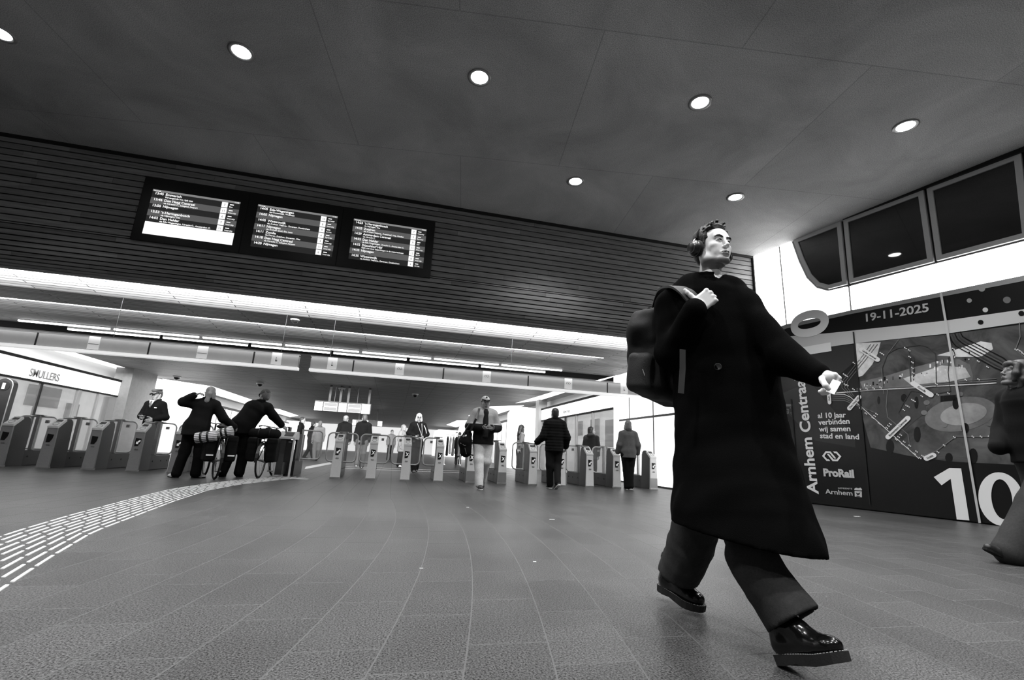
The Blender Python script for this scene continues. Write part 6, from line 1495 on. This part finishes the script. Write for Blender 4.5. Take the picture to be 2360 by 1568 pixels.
def mat_roll(a, b, r, label):
    t = empty('rolled_mat', tuple((a+b)/2), label, 'mat', 'striped rolled mats on the bicycle'); d = nz(b-a)
    m = MB(); m.lathe([(0, 0), (r*.5, .0), (r*.96, .002), (r, .02), (r, np.linalg.norm(b-a)-.02), (r*.96, np.linalg.norm(b-a)-.002), (0, np.linalg.norm(b-a))], a, d, 22); m.build('mat_sheet', M_strip, t)
    for f in (.3, .62): c = a+(b-a)*f; q = MB(); q.lathe([(r+.004, -.018), (r+.008, -.016), (r+.008, .016), (r+.004, .018)], c, d, 22); q.build('tie_strap', M_black, t)
mat_roll(onY(451, 1010, 9.72), onY(500, 1004, 9.72), .095, 'striped rolled mat across the carrier of the first bicycle')
mat_roll(onY(504, 1002, 9.95), onY(536, 994, 9.95), .10, 'striped rolled mat sticking out to the right, behind the first mat')
# rider one, back to us, holding her hair, leaning over the bicycle
fw = onZ(429, 1102); hw = onY(484, 897, fw[1])[2]
rd1, RX1, RH1 = person('person with a fair ponytail, dark jacket and white shoes, beside the bicycle', fw, min(max(hw, 1.7), 1.95), R(184), dict(
    sp=(-.045, -.02), shz=.80, head=(-.012, -.02, .918), hyaw=R(25), el={1: (.165, .03, .80), -1: (-.235, -.05, .65)}, wr={1: (.065, .05, .885), -1: (-.34, -.15, .56)}, hd={1: V3(-.8, 0, .3), -1: V3(-.2, -.7, -.3)}, hip=.05,
    kn={1: (.065, -.01, .28), -1: (-.07, -.02, .29)}, an={1: (.095, .02, .045), -1: (-.08, .0, .045)}, ft={1: R(50), -1: R(-40)}),
    dict(v=.10, len=.45, w=.108, d=.085, sleeve=.050, cuff=.04, flare=1.25), dict(v=.05, hip=.09, knee=.055, hem=.05), shoes=.9, hair=dict(v=.62, kind='pony'))
# rider two, bent forward to the reader of the wide gate
fw2 = onZ(536, 1100); h2 = 1.86
person('man in a flat cap and black jumper bent forward, reaching to the gate', fw2, h2, R(180), dict(
    sp=(-.125, -.04), shz=.765, head=(-.035, -.03, .880), hyaw=R(40), hpitch=R(-8), el={1: (.0, .03, .61), -1: (-.285, -.05, .67)}, wr={1: (-.06, -.12, .50), -1: (-.385, -.10, .565)}, hd={-1: V3(-.7, -.2, -.5)},
    kn={1: (.055, -.01, .28), -1: (-.06, -.02, .28)}, an={1: (.10, .03, .045), -1: (-.05, -.02, .045)}),
    dict(v=.045, len=.455, w=.115, d=.09, sleeve=.048, cuff=.036, flare=1.12), dict(v=.06, hip=.092, knee=.056, hem=.05), shoes=.1, hair=dict(v=.4), cap=dict(v=.30, brim=.22))

# ================================================================== the woman at the right edge
hr = onZ(2322, 1297); wbse = hr+RH*.50
wh = onD(2343, 818, wbse@FH)[2]
rw, RXW, RHW = person('person in a dark jacket and wide trousers walking in at the right edge, head bowed', V3(wbse[0], wbse[1], 0), 1.84, R(-104), dict(
    hpitch=R(20), hyaw=R(-18), head=(0, -.03, .925), kn={1: (.045, -.12, .28), -1: (-.05, .03, .28)}, an={1: (.04, -.285, .05), -1: (-.04, .20, .08)}, fp={1: .45, -1: -.6}, el={1: (.12, -.0, .63), -1: (-.12, -.03, .64)}, wr={1: (.09, -.12, .53), -1: (-.08, -.13, .54)}, hands=()),
    dict(v=.06, len=.47, w=.118, d=.10, sleeve=.056, cuff=.042), dict(v=.20, hip=.10, knee=.068, hem=.07), shoes=.06, hair=dict(v=.13, kind='bob', fringe=True), tone=.45)
fb = empty('fringed_bag', tuple(RXW(V3(.16, -.10, .44))), 'dark suede bag with long fringe at the hip of the person at the right edge', 'bag')
s = SDF(.008); s.box(RXW(V3(.155, -.06, .475)), (.20, .07, .12), rotz(R(-104)+R(90)), .05, .03); s.wrinkle(.008, V3(25, 25, 25), 1); sdf_object('bag_body', s, cloth(.13), fb)
m = MB(); rg = random.Random(2)
for i in range(44):
    f = i/43; a = RXW(V3(.20+.02*rg.random(), -.175+.23*f, .475)); m.tube([a, a+V3(rg.uniform(-.01, .0), 0, -.12)-RH*.02, a+V3(0, 0, -.24-.05*rg.random())-RH*(.05+.05*rg.random())], [.006, .005, .003], 5)
fr_ = m.build('fringe', cloth(.22), fb); fr_['kind'] = 'stuff'
m = MB(); m.ribbon([RXW(V3(.17, -.12, .53)), RXW(V3(.13, -.10, .72)), RXW(V3(.06, -.02, .87)), RXW(V3(.05, .05, .86)), RXW(V3(.14, .09, .70)), RXW(V3(.17, .04, .53))], [V3(-.7, -.5, .1), V3(-.7, -.5, .2), V3(-.2, -.3, 1), V3(.2, 0, 1), V3(.5, -.3, 0), V3(.5, -.3, 0)], .03, .004); m.build('strap', cloth(.08), fb)

# ================================================================== hanging signs, cameras and small things
def hang_sign(Y, x0, x1, zt, zb, label, cells, rods):
    t = empty('hanging_sign', ((x0+x1)/2, Y, zt), label, 'sign', 'hanging platform signs in the passage'); L = x1-x0
    m = MB(); m.box((x0, Y, zb), (x1, Y+.22, zt), bev=.01); m.box((x0, Y-.01, zt), (x1, Y+.23, zt+.035)); m.build('casing', M_black, t)
    for a, b, k in cells:
        q = MB(); z0, z1 = zb+(zt-zb)*.06, zb+(zt-zb)*.95; xa, xb = x0+L*a, x0+L*b
        if k == 'white': q.box((xa, Y-.012, z0), (xb, Y, z1)); o = q.build('lit_panel', M_glow, t)
        elif k == 'two': q.box((xa, Y-.012, z0), (xb, Y, (z0+z1)/2-.012)); q.box((xa, Y-.012, (z0+z1)/2+.012), (xb, Y, z1)); o = q.build('lit_panel', M_glow, t)
        elif k == 'clock': q.box((xa, Y-.012, z0-.03), (xb, Y, z1+.03), 1); q.disc(((xa+xb)/2, Y-.014, (z0+z1)/2), (0, -1, 0), min(xb-xa, z1-z0)*.45, 24, 0, None, .004); o = q.build('clock_face', [M_glow, mat('clock_panel', .7, .4, emit=.35)], t)
        elif k == 'num': q.box((xa, Y-.012, z0), (xb, Y, z1)); o = q.build('lit_panel', M_glow, t); q = MB(); q.text('A', ((xa+xb)/2, Y-.016, z0+(z1-z0)*.66), (1, 0, 0), (0, 0, 1), .13, 0, .003, 'CENTER'); q.text('O', ((xa+xb)/2, Y-.016, z0+(z1-z0)*.12), (1, 0, 0), (0, 0, 1), .13, 0, .003, 'CENTER'); q.build('lettering', M_black, o)
        else:
            q.box((xa, Y-.012, z0), (xb, Y, z1)); o = q.build('screen', mat('sign_screen', .3, .4, emit=.12), t); q = MB(); q.box((xa, Y-.016, (z0+z1)/2-.025), (xb, Y-.012, (z0+z1)/2+.03))
            for (u0, u1, w0, w1) in ((0, 1, 0, .05), (0, 1, .95, 1), (0, .03, 0, 1), (.97, 1, 0, 1)): q.box((xa+(xb-xa)*u0, Y-.016, z0+(z1-z0)*w0), (xa+(xb-xa)*u1, Y-.012, z0+(z1-z0)*w1))
            q.build('screen_line', mat('sign_screen_line', .8, .4, emit=.7), o)
    for r_, w in rods: q = MB(); q.box((x0+L*r_-w/2, Y+.06, zt+.03), (x0+L*r_+w/2, Y+.12, SOF)); q.build('hanger', mat('dark_hanger', .30, .6), t)
YS = 24.0
a_, b_ = onY(724, 944, YS), onY(853, 955, YS)
hang_sign(YS, a_[0], b_[0], onY(790, 929, YS)[2], onY(790, 951, YS)[2], 'hanging platform sign with two small screens and a round clock, nearer of the two', [(.0, .065, 'num'), (.07, .135, 'two'), (.16, .395, 'scr'), (.425, .49, 'num'), (.495, .56, 'two'), (.585, .82, 'scr'), (.835, .985, 'clock')], [(.24, .10), (.43, .10), (.57, .10), (.95, .10), (.33, .02), (.74, .02)])
YS2 = 38.0
a_, b_ = onY(812, 975, YS2), onY(881, 980, YS2)
hang_sign(YS2, a_[0], b_[0], onY(845, 969, YS2)[2], onY(845, 982, YS2)[2], 'hanging platform sign farther down the passage with one dark screen', [(.0, .13, 'white'), (.16, .40, 'scr'), (.42, .52, 'two'), (.84, .99, 'white')], [(.2, .1), (.8, .04)])
for i, (x, y, lab) in enumerate(((680, 738, 'dome security camera on the dark soffit between the bright cove lines'), (408, 869, 'small dome camera on the soffit over the ponytailed person'), (599, 884, 'small dome camera on the soffit over the bent man'), (788, 896, 'small dome camera on the soffit just above the hanging sign'), (957, 909, 'small dome camera on the soffit over the white-haired person'))):
    p = onZ(x, y, SOF-.02); t = empty('security_camera', (p[0], p[1], SOF), lab, 'camera', 'dome cameras on the passage soffit'); k = 1.0 if i == 0 else 1.7
    m = MB(); m.lathe([(.0, 0), (.10*k, 0), (.10*k, -.02*k), (.085*k, -.03*k), (0, -.03*k)], (p[0], p[1], SOF), (0, 0, 1), 24); m.build('mount', M_white if i else M_frame, t)
    m = MB(); m.lathe([(.075*k*math.sin(a), -.03*k-.075*k*(1-0)*math.cos(a)+.0) for a in np.linspace(0, math.pi/2, 8)], (p[0], p[1], SOF), (0, 0, 1), 20); m.build('dome', mat('smoked_dome', .06, .1), t)
# information pillar at the left edge
pp = onY(10, 960, 13.6); t = empty('info_pillar', (pp[0], pp[1], 0), 'dark rounded information pillar with a pale emblem at the left edge, behind the gates', 'sign')
w = .34; zt = onY(22, 873, 13.6)[2]; xr = onY(33, 880, 13.6)[0]; x0 = xr-w
pts = [V3(x0, 13.6, 0), V3(xr, 13.6, 0)]+[V3(xr-w/2+w/2*math.cos(a), 13.6, zt-w/2+w/2*math.sin(a)) for a in np.linspace(0, math.pi, 14)]
m = MB(); m.slab(pts, (0, .16, 0)); m.build('body', mat('pillar_dark', .17, .35, var=.2, vscale=30), t)
m = MB(); m.disc((xr-w/2, 13.595, zt-w/2-.01), (0, -1, 0), .115, 22, 0, None, .004); m.box((xr-w/2-.03, 13.582, zt-w/2-.08), (xr-w/2+.03, 13.59, zt-w/2+.06), 1); m.build('emblem', [M_black, M_pwhite], t)
m = MB(); pe = [p+V3(0, -.004, 0) for p in pts[1:9]]; m.tube(pe, .012, 6); m.build('edge_strip', M_steel, t)
# clothes rack outside a shop deep in the passage
rk = onY(1043, 1046, 25.0)*V3(1, 1, 0); t = empty('clothes_rack', tuple(rk), 'clothes rack outside a shop deep in the passage, left of the grey-coated person', 'rack')
for q in (-.4, .4): m = MB(); m.tube([rk+V3(q, 0, 0), rk+V3(q, 0, 1.5)], .018, 8); m.box(tuple(rk+V3(q-.03, -.25, 0)), tuple(rk+V3(q+.03, .25, .04))); m.build('upright', M_steel, t)
m = MB(); m.tube([rk+V3(-.42, 0, 1.5), rk+V3(.42, 0, 1.5)], .016, 8); m.build('rail', M_steel, t)
gl = ['dark coat at the left end of the clothes rack', 'pale coat second on the clothes rack', 'grey coat third on the clothes rack', 'black coat fourth on the clothes rack', 'mid-grey coat at the right end of the clothes rack']
for i, v in enumerate((.08, .6, .35, .05, .45)):
    c = rk+V3(-.3+i*.15, 0, 0); g = empty('coat', tuple(c+V3(0, 0, 1.5)), gl[i], 'coat', 'coats on the clothes rack')
    s = SDF(.016); s.loft([(c+V3(0, 0, 1.40), .03, .10), (c+V3(0, 0, 1.30), .05, .20), (c+V3(0, 0, .95), .055, .20), (c+V3(0, 0, .5+.1*(i % 2)), .065, .22)], (1, 0, 0)); sdf_object('cloth_body', s, cloth(v), g)
    m = MB(); m.tube([c+V3(0, 0, 1.40), c+V3(0, 0, 1.51)], .006, 5); m.build('hanger_hook', M_steel, g)
# scraps on the floor
for x, y, w_, lab in ((687, 1104, .20, 'white paper scrap lying on the floor right of the wide gate'), (1272, 1198, .035, 'tiny white scrap on the floor right of the middle'), (1078, 1170, .02, 'tiny white scrap on the floor below the man in the cap'), (1232, 1296, .012, 'tiny white crumb on the tiles in the middle'), (971, 1311, .012, 'tiny white crumb beside a curved joint'), (1975, 1191, .06, 'small pale scrap on the floor before the poster')):
    p = onZ(x, y); m = MB(); m.slab([p+V3(-w_, -.3*w_, .001), p+V3(w_*.9, -.35*w_, .001), p+V3(w_, .3*w_, .001), p+V3(-w_*.8, .34*w_, .001)], (0, 0, .002)); tag(m.build('paper_scrap', M_pwhite), lab, 'litter', 'scraps on the floor')
